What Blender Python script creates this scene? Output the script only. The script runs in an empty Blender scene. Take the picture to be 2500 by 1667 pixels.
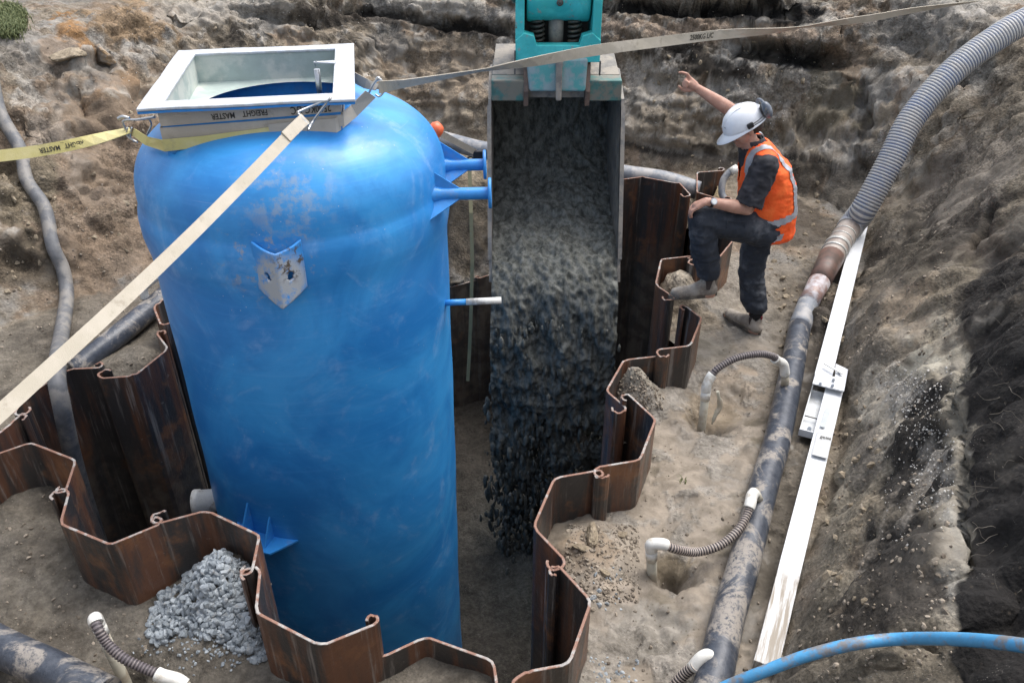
import bpy, bmesh, math, random
import numpy as np
from mathutils import Vector, Matrix, Quaternion
from mathutils.bvhtree import BVHTree

random.seed(7); rng = np.random.default_rng(7)
S = bpy.context.scene
C = S.collection

# ---------------------------------------------------------------- camera, sky, sun, exposure
CAM_H = 3.2; TH = math.radians(32.76); FPX = 2000.0
cd = bpy.data.cameras.new('camera'); cam = bpy.data.objects.new('camera', cd); C.objects.link(cam)
cam.location = (0, 0, CAM_H); cam.rotation_euler = (math.radians(90) - TH, 0, 0)
cd.lens = 28.8; cd.sensor_width = 36; cd.clip_start = 0.05; cd.clip_end = 500
S.camera = cam
SUN_EL, SUN_AZ = math.radians(64), math.radians(50)      # azimuth clockwise from +Y
w = bpy.data.worlds.new('World'); S.world = w; w.use_nodes = True
wn = w.node_tree.nodes; wl = w.node_tree.links; wn.clear()
sky = wn.new('ShaderNodeTexSky'); sky.sky_type = 'NISHITA'; sky.sun_disc = False
sky.sun_elevation = SUN_EL; sky.sun_rotation = SUN_AZ
sky.dust_density = 4.0; sky.air_density = 1.0; sky.ozone_density = 1.0
hs = wn.new('ShaderNodeHueSaturation'); hs.inputs['Saturation'].default_value = 0.5
bg = wn.new('ShaderNodeBackground'); bg.inputs['Strength'].default_value = 0.15
wo = wn.new('ShaderNodeOutputWorld')
wl.new(sky.outputs[0], hs.inputs['Color']); wl.new(hs.outputs[0], bg.inputs['Color']); wl.new(bg.outputs[0], wo.inputs[0])
sd = bpy.data.lights.new('sun', 'SUN'); sun = bpy.data.objects.new('sun', sd); C.objects.link(sun)
sd.energy = 1.05; sd.angle = math.radians(40); sd.color = (1.0, 0.98, 0.95)
sdir = Vector((math.sin(SUN_AZ) * math.cos(SUN_EL), math.cos(SUN_AZ) * math.cos(SUN_EL), math.sin(SUN_EL)))
sun.rotation_euler = sdir.to_track_quat('Z', 'Y').to_euler(); sun.location = (4, 4, 12)
S.view_settings.view_transform = 'Standard'; S.view_settings.look = 'None'
S.view_settings.exposure = 1.05; S.view_settings.gamma = 1
S.view_settings.use_curve_mapping = False

# ---------------------------------------------------------------- survey helpers: points on real planes along a sight line
ct, st = math.cos(TH), math.sin(TH)
def _ray(px, py):
    x = (px - 1250) / FPX; u = (833.5 - py) / FPX
    return Vector((x, ct + u * st, -st + u * ct))
def P(px, py, z=0.0):
    r = _ray(px, py); return Vector((0, 0, CAM_H)) + r * ((z - CAM_H) / r.z)
def PY(px, py, Y):
    r = _ray(px, py); return Vector((0, 0, CAM_H)) + r * (Y / r.y)
def PD(px, py, d):
    return Vector((0, 0, CAM_H)) + _ray(px, py) * d
def proj(v):
    v = np.asarray(v); X, Y, Z = v[..., 0], v[..., 1], v[..., 2] - CAM_H
    zc = np.maximum(Y * ct - Z * st, 0.05); u = Y * st + Z * ct
    return 1250 + FPX * X / zc, 833.5 - FPX * u / zc

# ---------------------------------------------------------------- numpy gradient noise
_perm = rng.permutation(256).astype(np.int32); _perm = np.concatenate([_perm, _perm, _perm])
_g = rng.normal(size=(256, 3)); _g /= np.linalg.norm(_g, axis=1)[:, None]
def gnoise(p):
    p = np.asarray(p, dtype=np.float64); i = np.floor(p).astype(np.int64); f = p - i; i &= 255
    u = f * f * f * (f * (f * 6 - 15) + 10); out = 0
    for a in (0, 1):
        for b in (0, 1):
            for c in (0, 1):
                h = _perm[_perm[_perm[(i[:, 0] + a) & 255] + ((i[:, 1] + b) & 255)] + ((i[:, 2] + c) & 255)] & 255
                g = _g[h]
                d = g[:, 0] * (f[:, 0] - a) + g[:, 1] * (f[:, 1] - b) + g[:, 2] * (f[:, 2] - c)
                wt = (u[:, 0] if a else 1 - u[:, 0]) * (u[:, 1] if b else 1 - u[:, 1]) * (u[:, 2] if c else 1 - u[:, 2])
                out = out + wt * d
    return out * 1.6
def fbm(p, f0, octs, gain=0.5, ridge=False):
    s = 0; a = 1; t = 0
    for k in range(octs):
        n = gnoise(p * f0 * (2.03 ** k) + k * 17.3)
        if ridge: n = 1 - 2 * np.abs(n)
        s = s + a * n; t += a; a *= gain
    return s / t
def worley(p, f0):
    p = np.asarray(p) * f0; i = np.floor(p).astype(np.int64); best = np.full(len(p), 9.0)
    for a in (-1, 0, 1):
        for b in (-1, 0, 1):
            for c in (-1, 0, 1):
                j = i + np.array([a, b, c]); k = j & 255; h = _perm[_perm[_perm[k[:, 0]] + k[:, 1]] + k[:, 2]]
                q = j + .5 + .42 * _g[h]; d = ((p - q) ** 2).sum(1); best = np.minimum(best, d)
    return np.sqrt(best)
def sm(x, a, b):
    t = np.clip((x - a) / (b - a), 0, 1); return t * t * (3 - 2 * t)

# ---------------------------------------------------------------- mesh builder
def catmull(pts, n=8):
    pts = [Vector(p) for p in pts]
    q = [pts[0] * 2 - pts[1]] + pts + [pts[-1] * 2 - pts[-2]]; out = []
    for i in range(1, len(q) - 2):
        p0, p1, p2, p3 = q[i - 1:i + 3]
        for k in range(n):
            t = k / n
            out.append(0.5 * ((2 * p1) + (p2 - p0) * t + (2 * p0 - 5 * p1 + 4 * p2 - p3) * t * t + (3 * p1 - p0 - 3 * p2 + p3) * t ** 3))
    out.append(pts[-1]); return out
def resample(pts, step):
    d = [0]
    for a, b in zip(pts, pts[1:]): d.append(d[-1] + (b - a).length)
    n = max(2, int(d[-1] / step)); out = []; j = 0
    for k in range(n + 1):
        s = d[-1] * k / n
        while j < len(d) - 2 and d[j + 1] < s: j += 1
        t = (s - d[j]) / max(1e-9, d[j + 1] - d[j]); out.append(pts[j].lerp(pts[j + 1], min(1, t)))
    return out, d[-1]
class M:
    def __init__(s): s.v = []; s.f = []; s.m = []; s.sm = []
    def add(s, vs, fs, mi=0, smooth=False):
        o = len(s.v); s.v += [Vector(v) for v in vs]
        for f in fs: s.f.append([i + o for i in f]); s.m.append(mi); s.sm.append(smooth)
        return s
    def box(s, c, size, rot=None, mi=0, bev=0.0):
        bm = bmesh.new(); bmesh.ops.create_cube(bm, size=1)
        for v in bm.verts: v.co = Vector((v.co.x * size[0], v.co.y * size[1], v.co.z * size[2]))
        if bev: bmesh.ops.bevel(bm, geom=bm.edges[:], offset=bev, segments=2, affect='EDGES', profile=0.5)
        R = rot.to_matrix() if isinstance(rot, Quaternion) else (rot or Matrix.Identity(3))
        bm.verts.index_update()
        s.add([Vector(c) + R @ v.co for v in bm.verts], [[v.index for v in f.verts] for f in bm.faces], mi); bm.free(); return s
    def tube(s, pts, r, n=14, mi=0, caps=True, smooth=True):
        pts = [Vector(p) for p in pts]; k = len(pts); rr = r if hasattr(r, '__len__') else [r] * k
        T = [(pts[min(i + 1, k - 1)] - pts[max(i - 1, 0)]).normalized() for i in range(k)]
        a = Vector((0, 0, 1)) if abs(T[0].z) < 0.9 else Vector((1, 0, 0))
        N = (a - T[0] * a.dot(T[0])).normalized(); vs = []
        for i in range(k):
            if i:
                N = (N - T[i] * N.dot(T[i]))
                N = N.normalized() if N.length > 1e-6 else T[i].orthogonal().normalized()
            B = T[i].cross(N)
            for j in range(n):
                t = 2 * math.pi * j / n; vs.append(pts[i] + (N * math.cos(t) + B * math.sin(t)) * rr[i])
        fs = [[i * n + j, i * n + (j + 1) % n, (i + 1) * n + (j + 1) % n, (i + 1) * n + j] for i in range(k - 1) for j in range(n)]
        s.add(vs, fs, mi, smooth)
        if caps:
            o = len(s.v) - len(vs)
            s.f.append([o + j for j in reversed(range(n))]); s.m.append(mi); s.sm.append(False)
            s.f.append([o + (k - 1) * n + j for j in range(n)]); s.m.append(mi); s.sm.append(False)
        return s
    def cyl(s, a, b, r, n=20, mi=0): return s.tube([a, b], r, n, mi)
    def prism(s, poly, off, mi=0):          # poly: list of Vectors (planar), extruded by vector off
        n = len(poly); poly = [Vector(p) for p in poly]; off = Vector(off)
        vs = poly + [p + off for p in poly]
        fs = [list(range(n))[::-1], list(range(n, 2 * n))] + [[i, (i + 1) % n, n + (i + 1) % n, n + i] for i in range(n)]
        return s.add(vs, fs, mi)
    def ribbon(s, pts, wv, th=0.004, mi=0):  # flat webbing: width vectors per point
        pts = [Vector(p) for p in pts]; k = len(pts); vs = []
        for i in range(k):
            T = (pts[min(i + 1, k - 1)] - pts[max(i - 1, 0)]).normalized(); W = Vector(wv[i]); Nn = T.cross(W).normalized() * th / 2
            vs += [pts[i] - W - Nn, pts[i] + W - Nn, pts[i] + W + Nn, pts[i] - W + Nn]
        fs = [[0, 1, 2, 3], [(k - 1) * 4 + q for q in (3, 2, 1, 0)]]
        for i in range(k - 1):
            for j in range(4): fs.append([i * 4 + j, (i + 1) * 4 + j, (i + 1) * 4 + (j + 1) % 4, i * 4 + (j + 1) % 4])
        return s.add(vs, fs, mi)
    def revolve(s, prof, c, n=64, mi=0, axis=None, smooth=True):  # prof: (r, h) list; axis direction default z
        ax = Vector(axis).normalized() if axis is not None else Vector((0, 0, 1)); U = ax.orthogonal().normalized(); V = ax.cross(U); vs = []
        for r, h in prof:
            for j in range(n):
                t = 2 * math.pi * j / n; vs.append(Vector(c) + ax * h + (U * math.cos(t) + V * math.sin(t)) * r)
        fs = [[i * n + j, i * n + (j + 1) % n, (i + 1) * n + (j + 1) % n, (i + 1) * n + j] for i in range(len(prof) - 1) for j in range(n)]
        return s.add(vs, fs, mi, smooth)
    def ball(s, c, r, n=10, mi=0, R=None):
        bm = bmesh.new(); bmesh.ops.create_uvsphere(bm, u_segments=n * 2, v_segments=n, radius=1); bm.verts.index_update()
        r = r if hasattr(r, '__len__') else (r, r, r); R = R or Matrix.Identity(3)
        s.add([Vector(c) + R @ Vector((v.co.x * r[0], v.co.y * r[1], v.co.z * r[2])) for v in bm.verts], [[v.index for v in f.verts] for f in bm.faces], mi, True); bm.free(); return s
    def build(s, name, mats, parent=None, origin=None, smooth=None):
        root = parent
        while root is not None and root.parent is not None: root = root.parent
        if root is not None: o = Vector(root.location)
        else:
            if origin is None:
                a = np.array([tuple(v) for v in s.v]); origin = ((a[:, 0].min() + a[:, 0].max()) / 2, (a[:, 1].min() + a[:, 1].max()) / 2, a[:, 2].min())
            o = Vector(origin)
        me = bpy.data.meshes.new(name); me.from_pydata([tuple(v - o) for v in s.v], [], s.f)
        for m_ in (mats if isinstance(mats, (list, tuple)) else [mats]): me.materials.append(m_)
        me.polygons.foreach_set('material_index', s.m)
        me.polygons.foreach_set('use_smooth', [bool(smooth) if smooth is not None else q for q in s.sm])
        bm = bmesh.new(); bm.from_mesh(me); bmesh.ops.recalc_face_normals(bm, faces=bm.faces[:]); bm.to_mesh(me); bm.free()
        ob = bpy.data.objects.new(name, me); C.objects.link(ob)
        if parent is not None: ob.parent = parent
        else: ob.location = o
        return ob
def tag(o, label=None, cat=None, group=None, kind=None):
    if label: o['label'] = label
    if cat: o['category'] = cat
    if group: o['group'] = group
    if kind: o['kind'] = kind
    return o
def thing(name, loc, label, cat, group=None):
    o = bpy.data.objects.new(name, None); C.objects.link(o); o.location = loc; o.empty_display_size = 0.1
    return tag(o, label, cat, group)

# ---------------------------------------------------------------- materials
class NB:
    def __init__(s, name):
        s.mat = bpy.data.materials.new(name); s.mat.use_nodes = True; s.n = s.mat.node_tree.nodes; s.l = s.mat.node_tree.links
        s.bsdf = s.n['Principled BSDF']; s.geo = s.n.new('ShaderNodeNewGeometry'); s.pos = s.geo.outputs['Position']
    def scaled(s, sc, rot=None, src=None):
        m = s.n.new('ShaderNodeMapping'); m.inputs['Scale'].default_value = sc if hasattr(sc, '__len__') else (sc,) * 3
        if rot: m.inputs['Rotation'].default_value = rot
        s.l.new(src or s.pos, m.inputs['Vector']); return m.outputs[0]
    def noise(s, scale, detail=6, rough=0.6, vec=None, dist=0.0):
        t = s.n.new('ShaderNodeTexNoise'); t.inputs['Scale'].default_value = scale; t.inputs['Detail'].default_value = detail
        t.inputs['Roughness'].default_value = rough; t.inputs['Distortion'].default_value = dist
        s.l.new(vec or s.pos, t.inputs['Vector']); return t.outputs['Fac']
    def voro(s, scale, vec=None, out='Distance', feat='F1'):
        t = s.n.new('ShaderNodeTexVoronoi'); t.inputs['Scale'].default_value = scale; t.feature = feat
        s.l.new(vec or s.pos, t.inputs['Vector']); return t.outputs[out]
    def ramp(s, fac, a, b, inv=False):
        r = s.n.new('ShaderNodeMapRange'); r.interpolation_type = 'SMOOTHSTEP'
        r.inputs['From Min'].default_value = a; r.inputs['From Max'].default_value = b
        if inv: r.inputs['To Min'].default_value = 1; r.inputs['To Max'].default_value = 0
        s.l.new(fac, r.inputs['Value']); return r.outputs[0]
    def math(s, op, a, b):
        m = s.n.new('ShaderNodeMath'); m.operation = op
        for i, q in enumerate((a, b)):
            if isinstance(q, (int, float)): m.inputs[i].default_value = q
            else: s.l.new(q, m.inputs[i])
        return m.outputs[0]
    def mix(s, fac, a, b, mode='MIX'):
        m = s.n.new('ShaderNodeMix'); m.data_type = 'RGBA'; m.blend_type = mode
        if isinstance(fac, (int, float)): m.inputs[0].default_value = fac
        else: s.l.new(fac, m.inputs[0])
        for i, q in ((6, a), (7, b)):
            if hasattr(q, '__len__'): m.inputs[i].default_value = (q[0], q[1], q[2], 1)
            else: s.l.new(q, m.inputs[i])
        return m.outputs[2]
    def sep(s):
        x = s.n.new('ShaderNodeSeparateXYZ'); s.l.new(s.pos, x.inputs[0]); return x.outputs
    def near(s, c, r0, r1):                 # 1 inside a ball round a place on the object, 0 outside
        v = s.n.new('ShaderNodeVectorMath'); v.operation = 'DISTANCE'; s.l.new(s.pos, v.inputs[0]); v.inputs[1].default_value = tuple(c)
        return s.ramp(v.outputs['Value'], r0, r1, inv=True)
    def done(s, col, rough=0.7, metal=0.0, bump=None, bstr=0.5, bdist=0.01, coat=0.0, spec=None):
        b = s.bsdf.inputs
        if hasattr(col, '__len__'): b['Base Color'].default_value = (col[0], col[1], col[2], 1)
        else: s.l.new(col, b['Base Color'])
        if isinstance(rough, (int, float)): b['Roughness'].default_value = rough
        else: s.l.new(rough, b['Roughness'])
        b['Metallic'].default_value = metal; b['Coat Weight'].default_value = coat
        if spec is not None: b['Specular IOR Level'].default_value = spec
        if bump is not None:
            bp = s.n.new('ShaderNodeBump'); bp.inputs['Strength'].default_value = bstr; bp.inputs['Distance'].default_value = bdist
            s.l.new(bump, bp.inputs['Height']); s.l.new(bp.outputs[0], b['Normal'])
        return s.mat
def simple(name, col, rough=0.6, metal=0, dirt=None, amt=0.5, scale=9, bump=0.15, var=0.12, coat=0):
    n = NB(name); c = n.mix(n.ramp(n.noise(scale * 2.3, 5), .35, .7), col, tuple(q * (1 - var) for q in col))
    if dirt:
        d = n.noise(scale, 8, 0.65); c = n.mix(n.math('MULTIPLY', n.ramp(d, .62 - amt * .3, .74 - amt * .25), 0.85), c, dirt)
    return n.done(c, rough, metal, n.noise(scale * 8, 4), bump, 0.004, coat)

MUD = (.23, .19, .145)
def soil_material(name):
    n = NB(name)
    vc = n.n.new('ShaderNodeVertexColor'); vc.layer_name = 'soil'
    col = vc.outputs['Color']
    n1 = n.noise(34, 9, 0.72); n2 = n.noise(150, 6, 0.7); n3 = n.voro(70); n4 = n.noise(8, 8, .65, dist=.6)
    at = n.n.new('ShaderNodeAttribute'); at.attribute_name = 'rough'; R = at.outputs['Fac']
    col = n.mix(n.math('ADD', n.math('MULTIPLY', R, .8), .12), col, n.mix(1.0, col, n.mix(n.ramp(n1, .32, .70), (.50, .49, .48), (1.34, 1.33, 1.32)), 'MULTIPLY'))
    col = n.mix(1.0, col, n.mix(n.ramp(n4, .34, .66), (.72, .71, .69), (1.16, 1.16, 1.16)), 'MULTIPLY')
    speck = n.math('MULTIPLY', n.ramp(n.voro(95), .10, .20, inv=True), n.ramp(n.noise(9, 4), .54, .66))
    col = n.mix(n.math('MULTIPLY', n.math('MULTIPLY', speck, .75), R), col, (.52, .48, .43))
    dsp = n.math('MULTIPLY', n.ramp(n.voro(34), .13, .21, inv=True), n.ramp(n.noise(5, 3), .46, .56))
    col = n.mix(n.math('MULTIPLY', dsp, .6), col, (.07, .055, .04))
    h = n.math('ADD', n.math('MULTIPLY', n.noise(22, 8, 0.66), 1.0), n.math('ADD', n.math('MULTIPLY', n2, .15), n.math('MULTIPLY', n.math('SUBTRACT', 1.0, n.voro(58, feat='SMOOTH_F1')), .45)))
    h = n.math('MULTIPLY', h, n.math('ADD', n.math('MULTIPLY', R, .88), .12))
    wet = n.math('MULTIPLY', n.ramp(n.noise(2.1, 4), .50, .60), n.math('SUBTRACT', 1.0, R)); col = n.mix(n.math('MULTIPLY', wet, .45), col, (.13, .112, .088))
    return n.done(col, n.math('SUBTRACT', .9, n.math('MULTIPLY', wet, .5)), 0, h, .8, 0.028, spec=.3)
def rust_material():
    n = NB('rusty_pile_steel'); x, y, z = n.sep()
    sv = n.scaled((7, 7, .9)); s2 = n.scaled((22, 22, 1.4))
    a = n.noise(1.0, 7, .65, sv); b = n.noise(1.0, 6, .7, s2); c = n.noise(3.2, 7, .65); d = n.noise(28, 5, .6)
    col = n.mix(n.ramp(a, .44, .62), (.040, .036, .034), (.130, .058, .032))
    col = n.mix(n.math('MULTIPLY', n.ramp(c, .53, .68), .62), col, (.27, .120, .050))
    col = n.mix(n.math('MULTIPLY', n.ramp(b, .54, .70), .62), col, (.31, .28, .25))
    col = n.mix(n.math('MULTIPLY', n.ramp(d, .66, .74), .5), col, (.30, .26, .22))
    # grey-brown silt stuck on the buried lengths with a wavy upper limit
    lim = n.math('ADD', z, n.math('MULTIPLY', n.math('SUBTRACT', c, .5), .9))
    mud = n.math('MULTIPLY', n.ramp(lim, -.75, -.08, inv=True), n.math('ADD', n.math('MULTIPLY', n.ramp(a, .35, .62), .6), .25))
    col = n.mix(mud, col, n.mix(n.ramp(n.noise(9, 6), .4, .6), (.15, .13, .10), (.07, .062, .052)))
    return n.done(col, n.math('ADD', n.math('MULTIPLY', d, .35), .22), 0, n.math('ADD', n.noise(45, 6), n.math('MULTIPLY', c, 2)), .5, .005, spec=.5)
def tank_material():
    n = NB('blue_gelcoat'); x, y, z = n.sep()
    # winding texture: slanted fine lines round the shell
    rotv = n.scaled((1.2, 1.2, 22), rot=(math.radians(14), math.radians(-10), 0))
    wnd = n.noise(1.0, 8, .7, rotv, .25); rot2 = n.scaled((2.2, 2.2, 60), rot=(math.radians(17), math.radians(-12), 0)); w2 = n.noise(1.0, 5, .6, rot2)
    big = n.noise(1.6, 5, .6, dist=.8); fine = n.noise(14, 8, .7)
    col = n.mix(n.ramp(big, .35, .68), (.018, .200, .54), (.044, .320, .71))
    col = n.mix(n.math('MULTIPLY', n.ramp(wnd, .50, .74), .32), col, (.10, .36, .74))
    col = n.mix(n.math('MULTIPLY', n.ramp(w2, .66, .76), .28), col, (.28, .44, .70))
    chalk = n.math('MULTIPLY', n.ramp(n.noise(2.6, 9, .72, dist=1.2), .50, .68), n.ramp(fine, .36, .62))
    col = n.mix(n.math('MULTIPLY', chalk, .38), col, (.30, .48, .76))
    ctr = PD(690, 470, 3.55)
    mud = n.math('MULTIPLY', n.near(ctr, .02, .42), n.ramp(n.noise(11, 9, .72), .46, .60))
    mud2 = n.math('MULTIPLY', n.near(PD(650, 640, 3.8), .05, .34), n.ramp(n.noise(15, 8, .72), .54, .64))
    col = n.mix(n.math('MULTIPLY', mud, .72), col, (.44, .42, .38)); col = n.mix(n.math('MULTIPLY', mud2, .7), col, (.40, .35, .28))
    spl = n.math('MULTIPLY', n.ramp(n.voro(26), .05, .09, inv=True), n.ramp(n.noise(3, 2), .5, .6))
    col = n.mix(n.math('MULTIPLY', spl, .6), col, (.55, .58, .60))
    bmp = n.math('ADD', n.math('MULTIPLY', wnd, .8), n.math('ADD', n.math('MULTIPLY', w2, .25), n.math('MULTIPLY', fine, .35)))
    return n.done(col, n.math('ADD', n.math('MULTIPLY', fine, .22), .30), 0, bmp, .2, .010, coat=.10, spec=.5)
RUST = rust_material(); TANK = tank_material()
RIM = simple('scraped_steel_edge', (.37, .35, .325), .6, 0, (.21, .085, .045), .80, 13, .6, .25)
BLUE = simple('blue_nozzle_paint', (.035, .26, .66), .38, 0, (.10, .24, .5), .3, 12, .2)
GELGREY = simple('grey_green_laminate', (.40, .47, .44), .5, 0, (.55, .57, .52), .5, 5, .3)
WHITEGEL = simple('white_gelcoat_rim', (.54, .57, .61), .4, 0, (.42, .43, .42), .6, 14, .4)
PVC = simple('white_pvc', (.72, .71, .66), .4, 0, (.42, .37, .30), .35, 16, .15)
PVCOLD = simple('cream_pvc', (.50, .47, .38), .45, 0, (.33, .28, .21), .6, 10, .15)
HDPE = None
def hdpe():
    n = NB('muddy_black_pipe'); a = n.noise(5.5, 9, .68, dist=.8); b = n.noise(24, 7, .7)
    col = n.mix(n.ramp(b, .3, .7), (.026, .032, .045), (.065, .074, .092))
    col = n.mix(n.math('MULTIPLY', n.math('MULTIPLY', n.ramp(a, .47, .58), n.ramp(n.noise(46, 8, .75), .36, .52)), .9), col, (.29, .26, .225))
    return n.done(col, n.math('ADD', n.math('MULTIPLY', n.ramp(a, .5, .58), .4), .35), 0, n.math('ADD', b, n.math('MULTIPLY', a, 2)), .5, .006)
HDPE = hdpe()
HDPEG = simple('grey_dusty_pipe', (.19, .205, .23), .5, 0, (.36, .345, .33), .6, 9, .2)
CREAM = None
def web(name, c1, c2, dirt):
    n = NB(name); col = n.mix(n.ramp(n.noise(6, 6, .6), .35, .65), c1, c2)
    col = n.mix(n.math('MULTIPLY', n.ramp(n.noise(11, 8, .7), .56, .70), .6), col, dirt)
    wv = n.voro(420); return n.done(col, .8, 0, n.math('ADD', wv, n.noise(60, 4)), .35, .003)
CREAM = web('cream_webbing', (.43, .385, .305), (.50, .45, .37), (.26, .22, .165))
GREYWEB = web('grimy_webbing', (.42, .37, .30), (.52, .46, .37), (.27, .23, .17))
YELLOW = web('yellow_webbing', (.60, .52, .20), (.68, .60, .30), (.40, .34, .18))
INK = simple('black_ink', (.05, .045, .035), .8, 0)
ZINC = simple('zinc_wire', (.55, .56, .56), .3, .9, (.25, .23, .2), .3, 20, .1)
def teal():
    n = NB('chipped_teal_paint'); a = n.noise(4.5, 9, .7, dist=.5); b = n.noise(16, 8, .72)
    col = n.mix(n.ramp(a, .4, .65), (.035, .42, .42), (.07, .55, .54))
    col = n.mix(n.math('MULTIPLY', n.ramp(b, .58, .66), .8), col, (.30, .31, .29)); col = n.mix(n.math('MULTIPLY', n.ramp(n.noise(9, 8, .7), .63, .68), .9), col, (.16, .085, .045))
    return n.done(col, .45, 0, b, .3, .004)
TEAL = teal()
DTEAL = simple('worn_dark_teal', (.06, .17, .15), .5, 0, (.20, .17, .13), .75, 9, .4, .3)
STEELG = simple('grey_bucket_steel', (.20, .185, .165), .55, 0, (.30, .26, .21), .6, 8, .5, .3)
DARKST = simple('dark_bucket_inside', (.07, .068, .062), .5, 0, (.12, .11, .095), .5, 7, .4)
BLACK = simple('black_rubber', (.018, .018, .02), .5)
SPRING = simple('dark_spring', (.06, .058, .05), .5, .2, (.14, .11, .07), .5, 14, .3)
ALU = simple('white_aluminium', (.66, .68, .70), .35, 0, (.60, .60, .58), .12, 9, .1, .05)
def alumud():
    n = NB('white_aluminium_muddy_end'); x, y, z = n.sep()
    sc = n.scaled((42, 2.4, 10), src=n.scaled(1.0, rot=(0, 0, math.radians(23.5)))); g = n.noise(1, 7, .7, sc); b = n.noise(7, 6)
    lim = n.ramp(n.math('ADD', y, n.math('MULTIPLY', b, .5)), 2.85, 3.12, inv=True)
    col = n.mix(n.math('MULTIPLY', lim, n.ramp(g, .36, .60)), (.66, .68, .70), (.20, .165, .12))
    return n.done(col, .4, 0, g, .1, .003)
ALUM = alumud()
def ribmat(name, c1, c2, scale=1):
    n = NB(name); b = n.noise(7, 7, .7); c = n.noise(30, 6, .7)
    col = n.mix(n.ramp(b, .35, .62), c1, c2); col = n.mix(n.math('MULTIPLY', n.ramp(c, .6, .7), .6), col, (.34, .30, .24))
    return n.done(col, .5, 0, c, .3, .003)
SUCT = ribmat('grey_blue_suction_hose', (.42, .43, .44), (.52, .50, .46)); SUCTD = ribmat('blue_hose_groove', (.12, .16, .26), (.20, .205, .22))
FLEX = ribmat('dark_flexible_hose', (.10, .085, .095), (.20, .17, .16)); FLEXL = ribmat('brown_grey_flexible_hose', (.25, .20, .17), (.38, .33, .29))
GHOSE = simple('grey_lay_hose', (.125, .128, .135), .6, 0, (.22, .205, .185), .6, 8, .6, .3)
BHOSE = simple('blue_poly_pipe', (.08, .32, .58), .4, 0, (.22, .18, .14), .5, 12, .3)
CONC = None
def conc():
    n = NB('wet_concrete'); a = n.noise(1, 9, .72, n.scaled((20, 20, 8))); b = n.noise(70, 6, .7)
    col = n.mix(n.ramp(a, .32, .68), (.050, .052, .046), (.215, .218, .195))
    return n.done(col, .8, 0, n.math('ADD', a, n.math('MULTIPLY', b, .5)), .8, .02, spec=.15)
CONC = conc()
STONE = None
def stone():
    n = NB('crushed_grey_stone')
    oi = n.geo.outputs['Random Per Island']
    col = n.mix(oi, (.17, .195, .215), (.36, .395, .42)); col = n.mix(n.math('MULTIPLY', n.ramp(n.noise(30, 6), .55, .7), .5), col, (.25, .22, .18))
    return n.done(col, .8, 0, n.noise(90, 6), .4, .004)
STONE = stone()
SOIL = soil_material('excavated_soil')
# ---------------------------------------------------------------- sheet pile wall: plan of every pile (survey points on the cut tops)
def pl(z, *pts): return [P(x, y, z) for x, y in pts]
PILES = []   # (points curl..corner..corner..curl, top z, bottom z, label)
def addp(pts, z, label, zb=-3.0, group=None): PILES.append(([Vector((p[0], p[1], 0)) for p in pts], z, label, zb))
F = .30
addp(pl(F, (-45, 1062), (-70, 1150), (-15, 1160), (0, 1108)), F, 'rusty pile at the left edge of the photo below the cream strap') if False else None
addp(pl(F, (-118, 1165), (-10, 1106), (78, 1080), (185, 1124), (163, 1192))[0:1] + pl(F, (-8, 1106), (78, 1080), (185, 1124), (163, 1192)), F, 'rusty steel pile of the front wall cut off by the left edge of the photo')
addp(pl(F, (166, 1203), (148, 1279), (274, 1328), (385, 1279)), F, 'rusty front wall pile standing in deep mud left of the gravel heap')
addp(pl(F, (393, 1275), (505, 1245), (634, 1306), (617, 1388)), F, 'brown front wall pile holding the gravel heap in its hollow')
addp(pl(F, (634, 1397), (625, 1495), (781, 1574), (912, 1524)), F, 'rusty front wall pile directly before the foot of the blue tank')
addp(pl(.07, (917, 1606), (942, 1597), (1035, 1553), (1204, 1613), (1216, 1690)), .07, 'lower reddish front wall pile at the bottom edge right of the tank')
Z = .35
R0 = pl(Z, (1262, 1654), (1291, 1637), (1390, 1618), (1443, 1464), (1368, 1386))
addp(R0, Z, 'nearest pile of the right wall, curled edge at the bottom of the photo')
addp(pl(Z, (1374, 1362), (1303, 1285), (1353, 1167), (1455, 1147)), Z, 'right wall pile with orange inner face beside the two loose clods')
addp(pl(Z, (1464, 1138), (1563, 1120), (1601, 1022), (1538, 966)), Z, 'dark right wall pile with a thin rust cross mark below its rim')
addp(pl(.31, (1524, 990), (1480, 953), (1525, 877), (1606, 867)), .31, 'bright rust right wall pile with a dirt heap in its hollow')
addp(pl(Z, (1613, 852), (1687, 841), (1713, 775), (1678, 748)), Z, 'dark right wall pile between the dirt heap and the worker\'s raised boot')
addp(pl(Z, (1642, 722), (1601, 694), (1614, 633), (1680, 625)), Z, 'pile under the worker\'s raised boot, pale scraped rim, sand inside')
addp(pl(Z, (1690, 634), (1753, 630), (1790, 587), (1756, 562)), Z, 'whitish scraped pile behind the worker\'s raised leg')
_c = [P(1690, 546, Z), P(1668, 520, Z)]
addp([P(1752, 556, Z), P(1704, 540, Z), P(1712, 505, Z), P(1765, 497, Z)], Z, 'narrow shaded pile behind the worker\'s knee')
addp(pl(Z, (1768, 488), (1702, 469), (1702, 421), (1764, 415)), Z, 'small corner pile with yellow sand in its hollow behind the worker\'s hand')
addp([P(1684, 474, Z), P(1660, 447, Z), P(1568, 431, Z), P(1504, 439, Z)], Z, 'large smooth orange stained pile of the back wall right of the bucket')
u = Vector((-.932, .362, 0)).normalized(); nrm = Vector((.362, .932, 0))
p = P(1504, 439, Z); p.z = 0; s = -1
blab = ['low back wall pile hidden behind the falling concrete, first from the right', 'low back wall pile hidden behind the falling concrete, second from the right',
        'low grey back wall pile seen between the tank and the bucket']
p = p + Vector((-.02, .02, 0))
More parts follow.
